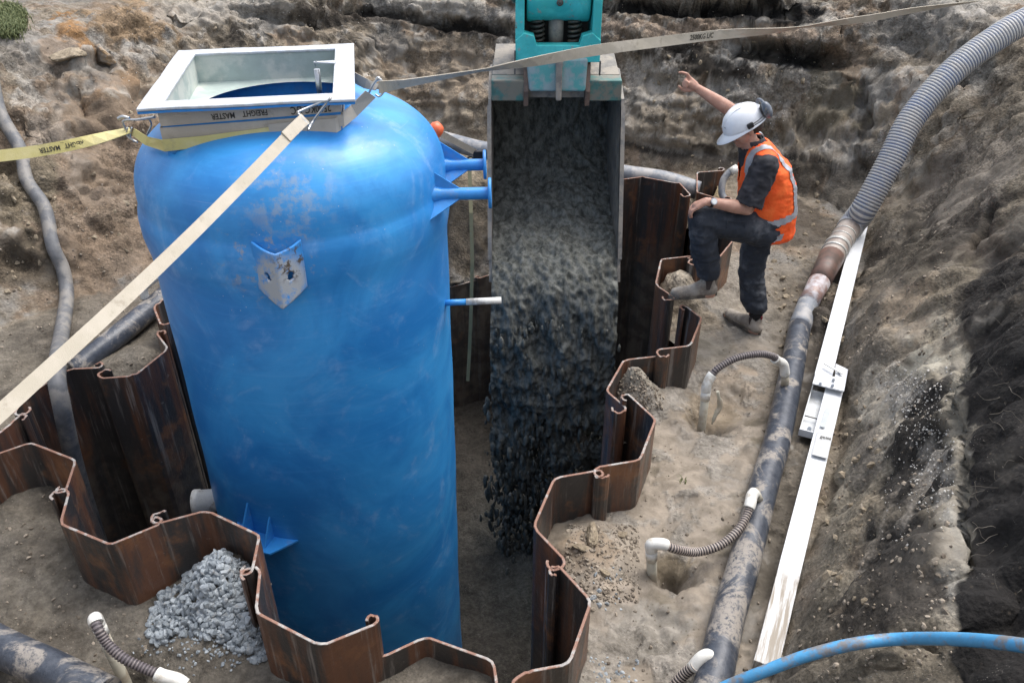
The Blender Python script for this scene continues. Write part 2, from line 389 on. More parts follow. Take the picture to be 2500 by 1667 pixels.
for k in range(3):
    q = [p, p + u * .18 + nrm * .24 * s, p + u * .5 + nrm * .24 * s, p + u * .68]
    addp(q, -.93 - .03 * k, blab[k]); p = q[-1] + u * .03; s = -s
PB = p.copy()
# left wall, from the front-left corner backwards
Lz = .27
L = [(pl(Lz, (-60, 1120), (-20, 1072), (29, 1033), (41, 1018)), 'left wall pile at the photo\'s left edge behind the end of the cream strap'),
     (pl(Lz, (37, 1002), (62, 965), (166, 901), (236, 896)), 'rusty left wall pile with the grey hose hanging down its face'),
     (pl(Lz, (252, 921), (325, 917), (410, 850), (384, 815)), 'dark left wall pile between the grey hose and the tank'),
     (pl(Lz, (391, 788), (375, 748), (395, 733), (436, 705)), 'left wall pile whose edge curls beside the white elbow behind the tank')]
for q, lab in L: addp(q, Lz, lab)
p = P(446, 700, Lz); p.z = 0; s = 1; LE = p.copy()
# polygon of the pit in plan (soil side of the wall)
def chain(idx): return [v for i in idx for v in PILES[i][0]]
nF = 5
front = chain(range(5)); right = chain(range(5, 15)); back = chain(range(15, 18)); left = chain(range(18, 22))
corner_bl = Vector((-1.75, 8.05, 0))
poly = front + right + back + [PB + u * .5, corner_bl, LE + (corner_bl - LE) * .5 + Vector((-.1, 0, 0))] + list(reversed(left)) + [Vector((-3.6, 3.2, 0)), Vector((-3.2, 2.9, 0))]
POLY = np.array([(p.x, p.y) for p in poly])

def seg_dist(x, y, poly, closed=True):
    n = len(poly); best = np.full(x.shape, 1e9); bx = np.zeros_like(x); by = np.zeros_like(y); ins = np.zeros(x.shape, bool); bi = np.zeros(x.shape, int)
    for i in range(n if closed else n - 1):
        ax, ay = poly[i]; cx, cy = poly[(i + 1) % n]; dx, dy = cx - ax, cy - ay
        t = np.clip(((x - ax) * dx + (y - ay) * dy) / (dx * dx + dy * dy + 1e-12), 0, 1)
        qx, qy = ax + t * dx, ay + t * dy; d = np.hypot(x - qx, y - qy); m = d < best
        best[m] = d[m]; bx[m] = qx[m]; by[m] = qy[m]; bi[m] = i
        c = ((ay > y) != (cy > y)) & (x < (cx - ax) * (y - ay) / ((cy - ay) if abs(cy - ay) > 1e-12 else 1e-12) + ax); ins ^= c
    return best, bx, by, ins, bi

# ---------------------------------------------------------------- excavated ground: bench, banks and plateau in one sheet
foot = [P(2010, 1170), P(2060, 860), P(2118, 600), P(2010, 490), P(1830, 455), P(1540, 408), P(1200, 350), Vector((-1.2, 9.1, 0)), Vector((-2.4, 7.6, 0)), P(350, 690), P(170, 730), P(0, 800),
        Vector((-5.2, 3.8, 0)), Vector((-5.2, 1.3, 0)), Vector((-2, 1.25, 0)), Vector((.3, 1.3, 0)), P(1905, 1640)]
FOOT = np.array([(p.x, p.y) for p in foot])
def axis(lo, hi, fine, segs):
    a = [lo]; 
    while a[-1] < hi:
        st_ = fine
        for (l, h, f_) in segs:
            if l <= a[-1] < h: st_ = f_
        a.append(a[-1] + st_)
    a = np.array(a); g = []; d = .06; q = hi
    while q < 70: q += d; d *= 1.35; g.append(q)
    h = []; d = .06; q = lo
    while q > -70: q -= d; d *= 1.35; h.append(q)
    return np.concatenate([np.array(h[::-1]), a, np.array(g)])
ax_ = axis(-6.2, 6.2, .024, [(.4, 3.4, .016)]); ay_ = axis(.6, 10.6, .024, [(1.6, 5.4, .018), (8.2, 10.1, .012)])
X, Y = np.meshgrid(ax_, ay_); shp = X.shape; x = X.ravel(); y = Y.ravel()
dft, fx, fy, infoot, _ = seg_dist(x, y, FOOT)
dout = np.where(infoot, -dft, dft)
ang = np.degrees(np.arctan2(fx - .3, fy - 4.5))       # 0 = back, 90 = right, -90 = left
wgt = np.interp(ang, [-180, -110, -60, -38, -20, 0, 25, 45, 60, 90, 130, 180], [1.0, 1.6, 1.9, 1.7, 1.15, 1.0, 1.0, 1.3, 1.35, 1.2, 1.0, 1.0])
hgt = np.interp(ang, [-180, -90, -40, 0, 30, 60, 100, 180], [1.45, 1.5, 1.5, 1.5, 1.6, 1.62, 1.55, 1.45])
p2 = np.stack([x, y, np.zeros_like(x)], 1)
wob = fbm(p2, .9, 4) * .32 + fbm(p2, 3.1, 3) * .08
t = np.clip((dout + wob * sm(dout, -.3, .3)) / wgt, 0, None)
prof = np.where(t < 1, t * (1.15 - .15 * t), 1.0)
# a shallow ledge half way up the back and the left banks
led = .10 * np.exp(-((t - .55) / .09) ** 2) * sm(-ang, -70, -20)
z = hgt * prof - led + np.clip(t - 1, 0, None) * .05 + .10 * fbm(p2, .5, 2) * sm(t, .8, 1.3)
z = z + .035 * fbm(p2, 1.1, 4) + .012 * fbm(p2, 5, 4)
# bench levels: low and muddy on the front left, gentle mound of sand on the right
pd, qx, qy, inpit, seg = seg_dist(x, y, POLY)
z += -.20 * np.exp(-(((x + 1.9) / 1.3) ** 2 + ((y - 2.3) / .8) ** 2)) 
def bump(px, py, h, r, zz=0.0, r2=None):
    global z
    c = P(px, py, zz); z = z + h * np.exp(-(((x - c.x) / r) ** 2 + ((y - c.y) / (r2 or r)) ** 2))
bump(535, 1400, .19, .13, .05, .17); bump(560, 1490, .10, .22, -.05)          # under the gravel
bump(1545, 935, .24, .12, .2); bump(1600, 960, .10, .20, .1)                    # dirt heap in the hollow
bump(1440, 1340, .10, .2); bump(1430, 1430, .05, .18)
bump(1660, 690, .27, .17, .2); bump(1735, 450, .25, .14, .2); bump(330, 870, .14, .2, .1)
bump(1735, 1030, -.30, .10, 0, .09); bump(1648, 1400, -.24, .085, 0, .075); bump(312, 1655, -.2, .08, -.2); bump(1775, 985, -.12, .22)
bump(1520, 1570, -.05, .2); bump(1600, 1500, -.04, .14); bump(2120, 940, .16, .12, .1); bump(2230, 700, .10, .4, .5)
bump(1000, 1640, -.04, .15); bump(2040, 745, .07, .16, .0); bump(2000, 775, .16, .085, .1, .12); bump(2030, 690, .08, .10, .1); bump(1750, 1240, .05, .25)
# washed-out notch where the back wall stands low
bw = [((p_.x, p_.y)) for p_ in back]; bw = [(bw[0][0] - .02, bw[0][1])] + bw[1:] + [(PB.x - 1.2, PB.y + .45)]
dB, _, _, _, _ = seg_dist(x, y, bw, closed=False)
notch = (1 - sm(dB, .0, .62)) * (1 - sm(x, .55, 1.0))
z = z - 1.05 * notch * (x > -2.2)
V = np.stack([x, y, z], 1).reshape(shp + (3,))
# outward displacement along the surface normal: lumps, grooves, overhanging hollows
dx = np.gradient(V, axis=1); dy = np.gradient(V, axis=0); N = np.cross(dx, dy); N /= np.linalg.norm(N, axis=2)[:, :, None] + 1e-12
N = N.reshape(-1, 3); V = V.reshape(-1, 3)
bank = sm(t, .02, .22) * (1 - .75 * sm(t, 1.05, 1.5)); bankn = np.clip(bank + notch * .8, 0, 1)
px, py = proj(V); rightb = sm(ang, 42, 62) * (infoot < .5)
lump = fbm(V, 1.4, 2) * .17 + fbm(V, 3.0, 3, .5, True) * .05 + fbm(V * np.array([1.5, 1, .6]), 4.2, 4, .55) * .10 + fbm(V, 11, 4, .65) * .045
gr = V @ np.array([[.82, .45, .2], [-.50, .85, .0], [-.28, -.1, .97]])   # scrape marks running down the right bank
gr = gr * np.array([.7, 4.0, 1.6]); groove = fbm(gr, 1.3, 5, .55, True) * .055 + fbm(V, 1.1, 3) * .12 + fbm(V, 11, 4, .6) * .022
wob3 = V + np.stack([fbm(V, 6, 2), fbm(V + 5, 6, 2), fbm(V + 9, 6, 2)], 1) * .05
wa = np.clip(.75 - worley(wob3, 6.0), 0, 1); wb = np.clip(.75 - worley(wob3 + 3.3, 13.0), 0, 1); wm1 = sm(fbm(V, 1.1, 3), -.05, .2); wm2 = sm(fbm(V + 7, 1.6, 3), -.12, .15)
clods = wa * .10 * wm1 + wb * .060 * wm2
bm_ = (1 - bankn) * sm(fbm(V, 2.3, 3), .02, .12); fc2 = P(1585, 1545, 0); fpr = np.exp(-(((x - fc2.x) / .22) ** 2 + ((y - fc2.y) / .17) ** 2) ** 2); wrk = fbm(V + 3, 5.5, 3, .6, True)
amp = bankn * ((lump + clods) * (1 - rightb) + (groove + clods * .35) * rightb)
fl = fbm(V, 2.0, 4) * .018 + fbm(V, 7, 4, .62, True) * .011 + fbm(V, 22, 3, .6) * .007
amp = amp + (1 - bankn) * (fl + wb * .045 * sm(fbm(V + 2, 2.0, 3), -.02, .10) + wa * .03 * sm(fbm(V + 4, 1.5, 3), .0, .12)) + fpr * (wrk * .030 + wb * .02) + fbm(V, 30, 2) * .009 * (1 - .6 * (1 - bankn) * (px > 1250))
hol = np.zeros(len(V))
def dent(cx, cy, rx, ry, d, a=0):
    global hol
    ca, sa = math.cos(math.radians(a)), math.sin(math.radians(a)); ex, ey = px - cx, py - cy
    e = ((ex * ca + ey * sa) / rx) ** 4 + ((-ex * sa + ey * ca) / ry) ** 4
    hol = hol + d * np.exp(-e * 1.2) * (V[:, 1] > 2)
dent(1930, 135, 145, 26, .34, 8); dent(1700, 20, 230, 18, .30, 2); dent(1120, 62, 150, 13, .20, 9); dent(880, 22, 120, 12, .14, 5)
dent(1660, 372, 120, 20, .16, 8); dent(1840, 405, 90, 16, .12, 10); dent(250, 160, 34, 26, .16, 50); dent(210, 240, 30, 40, .12, -50)
dent(50, 640, 70, 26, .14, 25); dent(2400, 560, 12, 60, .12, 20); dent(2362, 1240, 9, 330, .12, -2); dent(1100, 395, 90, 12, .06)
dent(260, 440, 60, 20, .10, 20); dent(1345, 12, 40, 30, .10); dent(700, 45, 150, 16, .12, 6); dent(430, 180, 60, 14, .10, -15)
dent(2020, 300, 18, 60, .10, 25); dent(2110, 640, 16, 60, .08, 20); dent(30, 420, 50, 22, .12, 30)
ledge = fbm(V * np.array([1, 1, 4.5]), 1.2, 3, .5, True); hol += .045 * sm(ledge, .45, .65) * bank * (1 - rightb)
Vd = V + N * (amp - hol * bankn)[:, None]
# wall line: squeeze the rim of the sheet onto the plan polygon, drop what lies in the pit
far_in = inpit
face_i = np.arange(shp[0] * shp[1]).reshape(shp)
q = np.stack([face_i[:-1, :-1], face_i[:-1, 1:], face_i[1:, 1:], face_i[1:, :-1]], -1).reshape(-1, 4)
keep = ~(inpit[q].all(1)); q = q[keep]
mv = inpit; Vd[mv, 0] = qx[mv]; Vd[mv, 1] = qy[mv]
used = np.unique(q); remap = -np.ones(len(Vd), int); remap[used] = np.arange(len(used)); q = remap[q]
G = Vd[used]; GP = np.stack([px, py], 1)[used]; GB = bankn[used]; GR = rightb[used]; GH = hol[used]; GT = t[used]; GL = ledge[used]; GD = dout[used]
# ---- soil colours, plus shade painted into ledges and hollows of the back bank
def C3(*c): return np.array(c)
tan = C3(.235, .198, .150); grey = C3(.205, .192, .172); warm = C3(.190, .140, .098); dark = C3(.045, .038, .031); black = C3(.014, .0125, .0115)
orange = C3(.27, .155, .070); pale = C3(.37, .345, .305); sand = C3(.250, .214, .172); mudc = C3(.140, .122, .098); olive = C3(.175, .150, .105)
def mixc(a, b, f): f = np.clip(f, 0, 1)[:, None]; return a * (1 - f) + b * f
nz = lambda f, o=4, g=.6: fbm(G + f * .37, f, o, g)
col = np.tile(tan, (len(G), 1)); gx, gy = GP[:, 0], GP[:, 1]
a1, a2, a3, a4 = nz(.9), nz(2.3), nz(5.5), nz(13, 3); a5 = fbm(G * np.array([1, 1, .6]) + 11, 1.3, 4, .55)
col = mixc(col, grey, sm(a1 + .4 * a3, -.05, .22)); col = mixc(col, warm, sm(a2 - .3 * a1, .06, .30) * .8)
col = mixc(col, pale, sm(a3 + a2 * .6, .16, .30) * .7 * GB); col = mixc(col, dark, sm(-a2 - .5 * a3, .14, .30) * .8 * GB)
def patch(cx, cy, rx, ry, c, k, a=0, nf=None, na=1.0):
    nf = a2 + .7 * a3 if nf is None else nf
    global col
    ca, sa = math.cos(math.radians(a)), math.sin(math.radians(a)); ex, ey = gx - cx, gy - cy
    e = np.sqrt(((ex * ca + ey * sa) / rx) ** 2 + ((-ex * sa + ey * ca) / ry) ** 2) + nf * na * 1.1 + a4 * .35
    col = mixc(col, c, (1 - sm(e, .82, 1.08)) * min(1, k * 1.12))
# left: warm brown slope, orange clay, grey spill
patch(200, 480, 260, 330, warm, .75); patch(170, 110, 62, 60, orange, .95, 20); patch(330, 60, 110, 55, C3(.25, .175, .105), .8, 10); patch(265, 215, 70, 26, orange, .35, -15)
patch(215, 170, 60, 34, grey, .6, 30); patch(60, 470, 80, 120, olive, .6, 20); patch(60, 640, 110, 60, C3(.11, .09, .065), .75, 20); patch(520, 30, 160, 30, pale, .5)
patch(60, 130, 140, 60, grey, .6); patch(330, 620, 130, 90, warm, .7); patch(120, 330, 60, 60, pale, .3)
# back bank
patch(900, 40, 190, 26, dark, .75, 5); patch(1120, 70, 180, 20, dark, .9, 8); patch(1100, 20, 160, 18, pale, .6, 5); patch(1080, 180, 160, 80, C3(.30, .24, .175), .8)  # the stronger dark band is ledge shadow painted into the colour
patch(1080, 180, 14, 60, grey, .5, 10); patch(950, 110, 60, 40, grey, .6); patch(1800, 30, 340, 26, black, .9, 2); patch(1700, 75, 330, 22, C3(.30, .23, .17), .7, 3); patch(1900, 140, 150, 30, black, .95, 6)  # black patches paint the shade inside the top overhang and the hollow
patch(1700, 150, 170, 30, dark, .8, 12); patch(1580, 220, 90, 70, pale, .65); patch(1620, 300, 120, 50, tan, .7); patch(1660, 375, 170, 26, dark, .85, 8); patch(1590, 345, 100, 16, pale, .5, 12)  # the lower dark band is painted shadow under the ledge
patch(1870, 230, 120, 40, pale, .5, -10); patch(2030, 230, 60, 90, olive, .6); patch(2060, 100, 60, 90, warm, .6, -10); patch(2240, 50, 180, 40, grey, .8, -12); patch(2350, 20, 200, 24, pale, .6)
patch(1960, 420, 100, 60, dark, .65); patch(2060, 470, 90, 45, mudc, .8); patch(1950, 560, 110, 60, C3(.075, .06, .045), .85)
# right bank
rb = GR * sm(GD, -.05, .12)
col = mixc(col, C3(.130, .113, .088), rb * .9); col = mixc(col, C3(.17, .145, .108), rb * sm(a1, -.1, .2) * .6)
patch(2380, 420, 160, 70, C3(.20, .175, .145), .8, -20); patch(2300, 560, 150, 60, dark, .6, -30); patch(2420, 620, 110, 120, C3(.075, .062, .048), .85, -30); patch(2210, 780, 60, 120, C3(.24, .19, .135), .6, 30)
patch(2190, 960, 110, 90, C3(.36, .32, .25), .85, -55); patch(2130, 1200, 70, 200, C3(.29, .245, .18), .75, 12); patch(2290, 900, 50, 180, C3(.34, .30, .23), .75, 0); patch(2340, 1250, 44, 330, C3(.28, .25, .20), .8, 2)
patch(2225, 1090, 90, 190, dark, .92, 4, a3, .6); patch(2200, 1400, 120, 150, C3(.09, .075, .058), .85); patch(2060, 1450, 60, 170, C3(.15, .12, .088), .7, 15)
patch(2300, 1010, 50, 60, pale, .45, 0, a4, 1.6); patch(2300, 1200, 60, 60, pale, .40, 0, a4, 1.6)
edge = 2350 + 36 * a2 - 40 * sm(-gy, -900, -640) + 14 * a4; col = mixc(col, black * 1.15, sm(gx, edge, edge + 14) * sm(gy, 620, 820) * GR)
patch(2060, 640, 20, 80, C3(.24, .15, .08), .5, 15)
# the long scraped right bank: clay, dark humus and pale broken pumice in bands
patch(2210, 760, 70, 130, C3(.25, .205, .150), .8, 35); patch(2150, 900, 60, 110, C3(.20, .175, .14), .8, 25); patch(2175, 985, 75, 130, C3(.36, .325, .265), .95, 14)
patch(2250, 880, 80, 40, C3(.40, .37, .30), .9, -25); patch(2330, 900, 40, 120, C3(.33, .30, .24), .95, -6); patch(2355, 1120, 36, 190, C3(.30, .27, .215), .95, -4); patch(2345, 1340, 30, 150, C3(.30, .28, .24), .9, 4)
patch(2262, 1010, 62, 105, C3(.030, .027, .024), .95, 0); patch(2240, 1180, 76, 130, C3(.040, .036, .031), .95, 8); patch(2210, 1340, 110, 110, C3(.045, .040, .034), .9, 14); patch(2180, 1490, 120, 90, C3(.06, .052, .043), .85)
patch(2080, 1210, 50, 160, C3(.255, .225, .175), .85, 12); patch(2120, 1120, 26, 90, C3(.17, .15, .125), .7, 14); patch(2050, 1380, 46, 150, C3(.19, .165, .125), .8, 14); patch(2010, 1560, 50, 100, C3(.12, .105, .082), .8, 14)
patch(2240, 1230, 16, 90, C3(.30, .27, .23), .6, 20); patch(2150, 1330, 12, 120, C3(.26, .23, .19), .55, 24); patch(2290, 1120, 44, 34, pale, .5, 0, a4, 2.2); patch(2200, 955, 34, 40, pale, .6, 0, a4, 2.2)
patch(2300, 560, 210, 60, C3(.060, .052, .042), .9, -32); patch(2230, 640, 60, 90, C3(.085, .074, .057), .8, 30); patch(2400, 470, 150, 36, C3(.17, .15, .125), .8, -30); patch(2440, 700, 100, 60, C3(.028, .025, .022), .9, -20); patch(2330, 700, 120, 30, C3(.18, .155, .115), .7, -42); patch(2420, 780, 90, 18, C3(.22, .20, .17), .5, -38)
# bench
bn = (1 - sm(GD, -.12, .03)); rt = bn * (gx > 1200); ltb = bn * (gx < 1200)
col = mixc(col, C3(.132, .117, .095), ltb * .9 * sm(gy, 650, 760)); col = mixc(col, C3(.085, .074, .060), ltb * sm(a2 + .4 * a3, 0, .16) * .8)
sandm = rt * sm(gy, 780, 880); col = mixc(col, sand, sandm * .92); col = mixc(col, C3(.26, .24, .21), sandm * sm(a2 + a3 * .6, .04, .16) * .85); col = mixc(col, C3(.13, .11, .08), sandm * sm(-a2 + .6 * a3, .20, .34) * .7)
patch(1590, 1545, 90, 70, C3(.235, .215, .185), .9, 0, a3, .8); patch(1570, 930, 70, 40, C3(.24, .22, .18), .8); patch(1430, 1350, 70, 60, C3(.23, .18, .13), .8, 0, a3, .8); patch(1480, 1440, 70, 36, C3(.33, .27, .21), .9, 20, a3, .4)
patch(1640, 1390, 60, 40, C3(.16, .13, .09), .8, 0, a3, .5); patch(1735, 1010, 70, 50, C3(.25, .20, .14), .7, 0, a3, .4); patch(1780, 950, 90, 60, C3(.26, .21, .155), .6)
col = mixc(col, C3(.12, .10, .075), bn * sm(gx, 1840, 1900) * sm(gy, 600, 700) * .8); patch(1800, 690, 110, 100, C3(.22, .195, .16), .6); patch(2000, 750, 60, 70, C3(.06, .050, .040), .95); patch(2000, 900, 40, 200, C3(.075, .064, .052), .9, 14); patch(1890, 1300, 30, 260, C3(.09, .078, .062), .85, 14)
patch(1700, 860, 90, 40, C3(.21, .19, .155), .7); patch(1735, 460, 34, 26, C3(.42, .33, .20), .9, 0, a3, .3); patch(1640, 690, 40, 24, C3(.34, .30, .24), .8)
patch(1130, 560, 60, 110, C3(.12, .10, .075), .9); patch(1120, 440, 60, 40, C3(.30, .25, .18), .7)
col = mixc(col, black * 1.2, sm(GH, .10, .22) * .6 * (gy < 160))  # painted shade: blackens the upper hollows by their depth
grs = (gx < 95) & (gy < 90) & (GT > .9)
rough = np.clip(.6 + .4 * GB - .75 * sandm * (1 - sm(a2 + a3 * .6, .04, .16)) - .75 * GB * sm(a5, .02, .14), 0.06, 1)
def grid_mesh(name, verts, quads, cols, rgh, mat):
    me = bpy.data.meshes.new(name); me.vertices.add(len(verts)); me.vertices.foreach_set('co', verts.astype(np.float32).ravel())
    me.loops.add(quads.size); me.loops.foreach_set('vertex_index', quads.astype(np.int32).ravel())
    me.polygons.add(len(quads)); me.polygons.foreach_set('loop_start', (np.arange(len(quads)) * 4).astype(np.int32)); me.polygons.foreach_set('loop_total', np.full(len(quads), 4, np.int32))
    me.update(calc_edges=True); me.polygons.foreach_set('use_smooth', np.ones(len(quads), bool))
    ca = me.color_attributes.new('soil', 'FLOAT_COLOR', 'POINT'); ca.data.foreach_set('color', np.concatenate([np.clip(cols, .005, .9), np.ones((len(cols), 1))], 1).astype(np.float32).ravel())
    ra = me.attributes.new('rough', 'FLOAT', 'POINT'); ra.data.foreach_set('value', rgh.astype(np.float32))
    me.materials.append(mat); ob = bpy.data.objects.new(name, me); C.objects.link(ob); return ob
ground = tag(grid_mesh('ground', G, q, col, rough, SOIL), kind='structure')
BV = BVHTree.FromPolygons([tuple(v) for v in G], [tuple(int(k) for k in r) for r in q], epsilon=0)
def GN(px, py):                                   # the spot of ground seen along a sight line
    d = _ray(px, py).normalized(); h = BV.ray_cast(Vector((0, 0, CAM_H)), d)
    return (h[0], h[1]) if h[0] else (P(px, py, 0), Vector((0, 0, 1)))
def gz(x_, y_):
    h = BV.ray_cast(Vector((x_, y_, 5)), Vector((0, 0, -1))); return h[0].z if h[0] else 0.0

# ---------------------------------------------------------------- pit floor
fxs = np.arange(-4.2, 3.0, .03); fys = np.arange(1.6, 9.6, .03); FX, FY = np.meshgrid(fxs, fys); fp = np.stack([FX.ravel(), FY.ravel(), np.zeros(FX.size)], 1)
fz = -2.62 + .10 * fbm(fp, 1.2, 3) + .07 * fbm(fp, 4, 5, .6, True) + .03 * fbm(fp, 14, 4, .6) + .22 * np.exp(-(((fp[:, 0] - .35) / .6) ** 2 + ((fp[:, 1] - 5.4) / .7) ** 2))
fp[:, 2] = fz; fi = np.arange(FX.size).reshape(FX.shape); fq = np.stack([fi[:-1, :-1], fi[:-1, 1:], fi[1:, 1:], fi[1:, :-1]], -1).reshape(-1, 4)
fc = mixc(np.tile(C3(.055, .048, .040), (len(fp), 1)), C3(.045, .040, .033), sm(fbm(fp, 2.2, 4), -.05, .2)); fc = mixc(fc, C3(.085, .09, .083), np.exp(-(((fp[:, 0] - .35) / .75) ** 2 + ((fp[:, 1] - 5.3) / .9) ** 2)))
tag(grid_mesh('pit_floor', fp, fq, fc, np.full(len(fp), .9), SOIL), kind='structure')

# ---------------------------------------------------------------- sheet piles as objects
def offset_line(pts, d):
    out = []; n = len(pts)
    for i in range(n):
        a = (pts[i] - pts[i - 1]).normalized() if i else None; b = (pts[i + 1] - pts[i]).normalized() if i < n - 1 else None
        a = a or b; b = b or a; m = Vector((-(a.y + b.y), a.x + b.x, 0)); m.normalize()
        k = 1 / max(.45, m.dot(Vector((-b.y, b.x, 0)))); out.append(pts[i] + m * d * k)
    return out
def curl(end, prev, side, r, turn):
    # hook rolled at the end of a web: arc of given turn starting tangent to the web
    T = (end - prev).normalized(); Nn = Vector((-T.y, T.x, 0)) * side; c = end + Nn * r; out = []
    for k in range(1, 10):
        a = math.radians(turn) * k / 9; rr = r * (1 - .28 * k / 9); out.append(c - Nn * math.cos(a) * rr + T * math.sin(a) * rr)
    return out
for i, (pts, zt, lab, zb) in enumerate(PILES):
    pts = [Vector((p_.x, p_.y, 0)) for p_ in pts]
    big = .046; sml = .029
    line = list(pts)
    s0 = 1 if i % 2 else -1
    a_ = curl(line[0], line[1], s0, big, 235); b_ = curl(line[-1], line[-2], s0, sml, 250)
    # round the pressed corners a little
    body = [line[0]]
    for k in range(1, len(line) - 1):
        A, B, D = line[k - 1], line[k], line[k + 1]; ra = min(.03, (A - B).length * .3, (D - B).length * .3)
        q0 = B + (A - B).normalized() * ra; q1 = B + (D - B).normalized() * ra
        for tt in (0, .5, 1): body.append(q0 * (1 - tt) ** 2 + B * 2 * tt * (1 - tt) + q1 * tt ** 2)
    body.append(line[-1]); full = list(reversed(a_)) + body + b_
    th = .0068; Lf = offset_line(full, th); Rt = offset_line(full, -th); n = len(full); m = M()
    zs = [zt, zt - .04, zt - .5, -1.2, zb] if zt > -.5 else [zt, zt - .04, -1.6, -2.2, zb]
    rj = random.Random(i); jit = [rj.uniform(-.006, .006) for _ in range(n)]
    rng_z = [[Vector((p_.x, p_.y, zz + (jit[k] if zi == 0 else 0))) for k, p_ in enumerate(Lf)] + [Vector((p_.x, p_.y, zz + (jit[n - 1 - k] if zi == 0 else 0))) for k, p_ in enumerate(reversed(Rt))] for zi, zz in enumerate(zs)]
    vs = [v for r_ in rng_z for v in r_]; nn = 2 * n; fs = []
    for zi in range(len(zs) - 1):
        for k in range(nn): fs.append([zi * nn + k, zi * nn + (k + 1) % nn, (zi + 1) * nn + (k + 1) % nn, (zi + 1) * nn + k])
    m.add(vs, fs, 0); o0 = 0
    m.add([], []); top = [[k, k + 1, nn - 2 - k, nn - 1 - k] for k in range(n - 1)]
    for f_ in top: m.f.append(f_); m.m.append(1); m.sm.append(False)
    ob = m.build('sheet_pile', [RUST, RIM]); tag(ob, lab, 'sheet pile', 'interlocking steel sheet piles round the pit')
    bw_ = ob.modifiers.new('edge', 'BEVEL'); bw_.width = .002; bw_.segments = 1; bw_.limit_method = 'ANGLE'; bw_.angle_limit = math.radians(60)
# welded seam rod on one pile, small cut marks stay in the material
# unlined earth side behind the tank where the wall cannot be seen
sk = [PB + u * .3, corner_bl, LE + (corner_bl - LE) * .5 + Vector((-.1, 0, 0)), LE]; sv = []; 
for a_, b_ in zip(sk, sk[1:]):
    nseg = max(2, int((b_ - a_).length / .06))
    for k in range(nseg): sv.append(a_.lerp(b_, k / nseg))
sv.append(sk[-1]); nz_ = 50; Vs = []
for k in range(nz_):
    for p_ in sv: Vs.append((p_.x, p_.y, .05 - 2.8 * k / (nz_ - 1)))
Vs = np.array(Vs); dsp_ = fbm(Vs, 1.6, 5) * .10; Vs[:, 0] -= dsp_ * .8; Vs[:, 1] += dsp_ * .5
ii = np.arange(len(Vs)).reshape(nz_, len(sv)); qq = np.stack([ii[:-1, :-1], ii[:-1, 1:], ii[1:, 1:], ii[1:, :-1]], -1).reshape(-1, 4)
tag(grid_mesh('pit_side', Vs, qq, np.tile(C3(.12, .10, .075), (len(Vs), 1)), np.full(len(Vs), .9), SOIL), kind='structure')

# ================================================================ the blue tank
TR = .807; TC = Vector((-1.184, 4.237, 0)); TILT = Vector((.0097, 0, 1)).normalized()
def tax(zz): return Vector((TC.x + .0097 * (zz - .5), TC.y, zz))
tank = thing('storage_tank', (TC.x, TC.y, -2.6), 'tall domed bright blue fibreglass tank with a white square hatch rim, lowered into the pit', 'tank')
HA = math.radians(9.5); HC = Vector((-1.295, 4.262, 0)); HX = Vector((math.cos(HA), math.sin(HA), 0)); HY = Vector((-math.sin(HA), math.cos(HA), 0))
HW, HD, HZ = .484, .548, 2.092
prof = []
for k in range(0, 64):
    r = .04 + (TR - .04) * math.sin(k / 63 * math.pi / 2) ; prof.append((r, 1.53 + .44 * max(0, 1 - (r / TR) ** 3.0) ** (1 / 2.6)))
prof += [(TR + .004, 1.51), (TR + .012, 1.485), (TR + .017, 1.45), (TR + .017, 1.36), (TR + .010, 1.31), (TR, 1.25)]
zz = 1.18
while zz > -2.6: prof.append((TR + .002 * math.sin(zz * 9), zz)); zz -= .12
prof += [(TR, -2.6), (0, -2.62)]
inner = [(r - .014, h - .014) for r, h in prof[:-1]]
m = M(); m.revolve([(r, h) for r, h in reversed(inner)] + prof, Vector((0, 0, 0)), 168)
for v in m.v:
    c_ = tax(v.z); a_ = math.atan2(v.y, v.x); wv = .006 * math.sin(3 * a_ + v.z * 1.3) + .004 * math.sin(5 * a_ - v.z * 2.2)
    r_ = math.hypot(v.x, v.y); k_ = 1 + wv * (r_ > .6)
    v.x = c_.x + v.x * k_; v.y = c_.y + v.y * k_
def in_neck(v):
    a_ = (v - HC).dot(HX); b_ = (v - HC).dot(HY); return abs(a_) < HW - .083 and abs(b_) < HD - .083 and v.z > 1.6
kp = [i_ for i_, f_ in enumerate(m.f) if not any(in_neck(m.v[j]) for j in f_)]; m.f = [m.f[i_] for i_ in kp]; m.m = [m.m[i_] for i_ in kp]; m.sm = [m.sm[i_] for i_ in kp]
m.build('shell', TANK, tank)
# hatch: tapered box neck, rim flange, inner liner
# the rim sags a little to the front left like the photographed one
def hp(a, b, zz, tl=0.0): 
    return HC + HX * a + HY * b + Vector((0, 0, zz + a * .0))
def rect_loop(wx, wy, zz, n=6): 
    out = []
    cs = [(-wx, -wy), (wx, -wy), (wx, wy), (-wx, wy)]
    for k in range(4):
        a_, b_ = cs[k], cs[(k + 1) % 4]
        for j in range(n): out.append(hp(a_[0] + (b_[0] - a_[0]) * j / n, a_[1] + (b_[1] - a_[1]) * j / n, zz))
    return out
def loops_mesh(loops, close=False, mi=0, smooth=False, m=None):
    m = m or M(); n = len(loops[0]); vs = [v for l_ in loops for v in l_]; fs = []
    kk = len(loops)
    for i in range(kk if close else kk - 1):
        for j in range(n): fs.append([i * n + j, i * n + (j + 1) % n, ((i + 1) % kk) * n + (j + 1) % n, ((i + 1) % kk) * n + j])
    return m.add(vs, fs, mi, smooth)
nx, ny = HW - .085, HD - .085
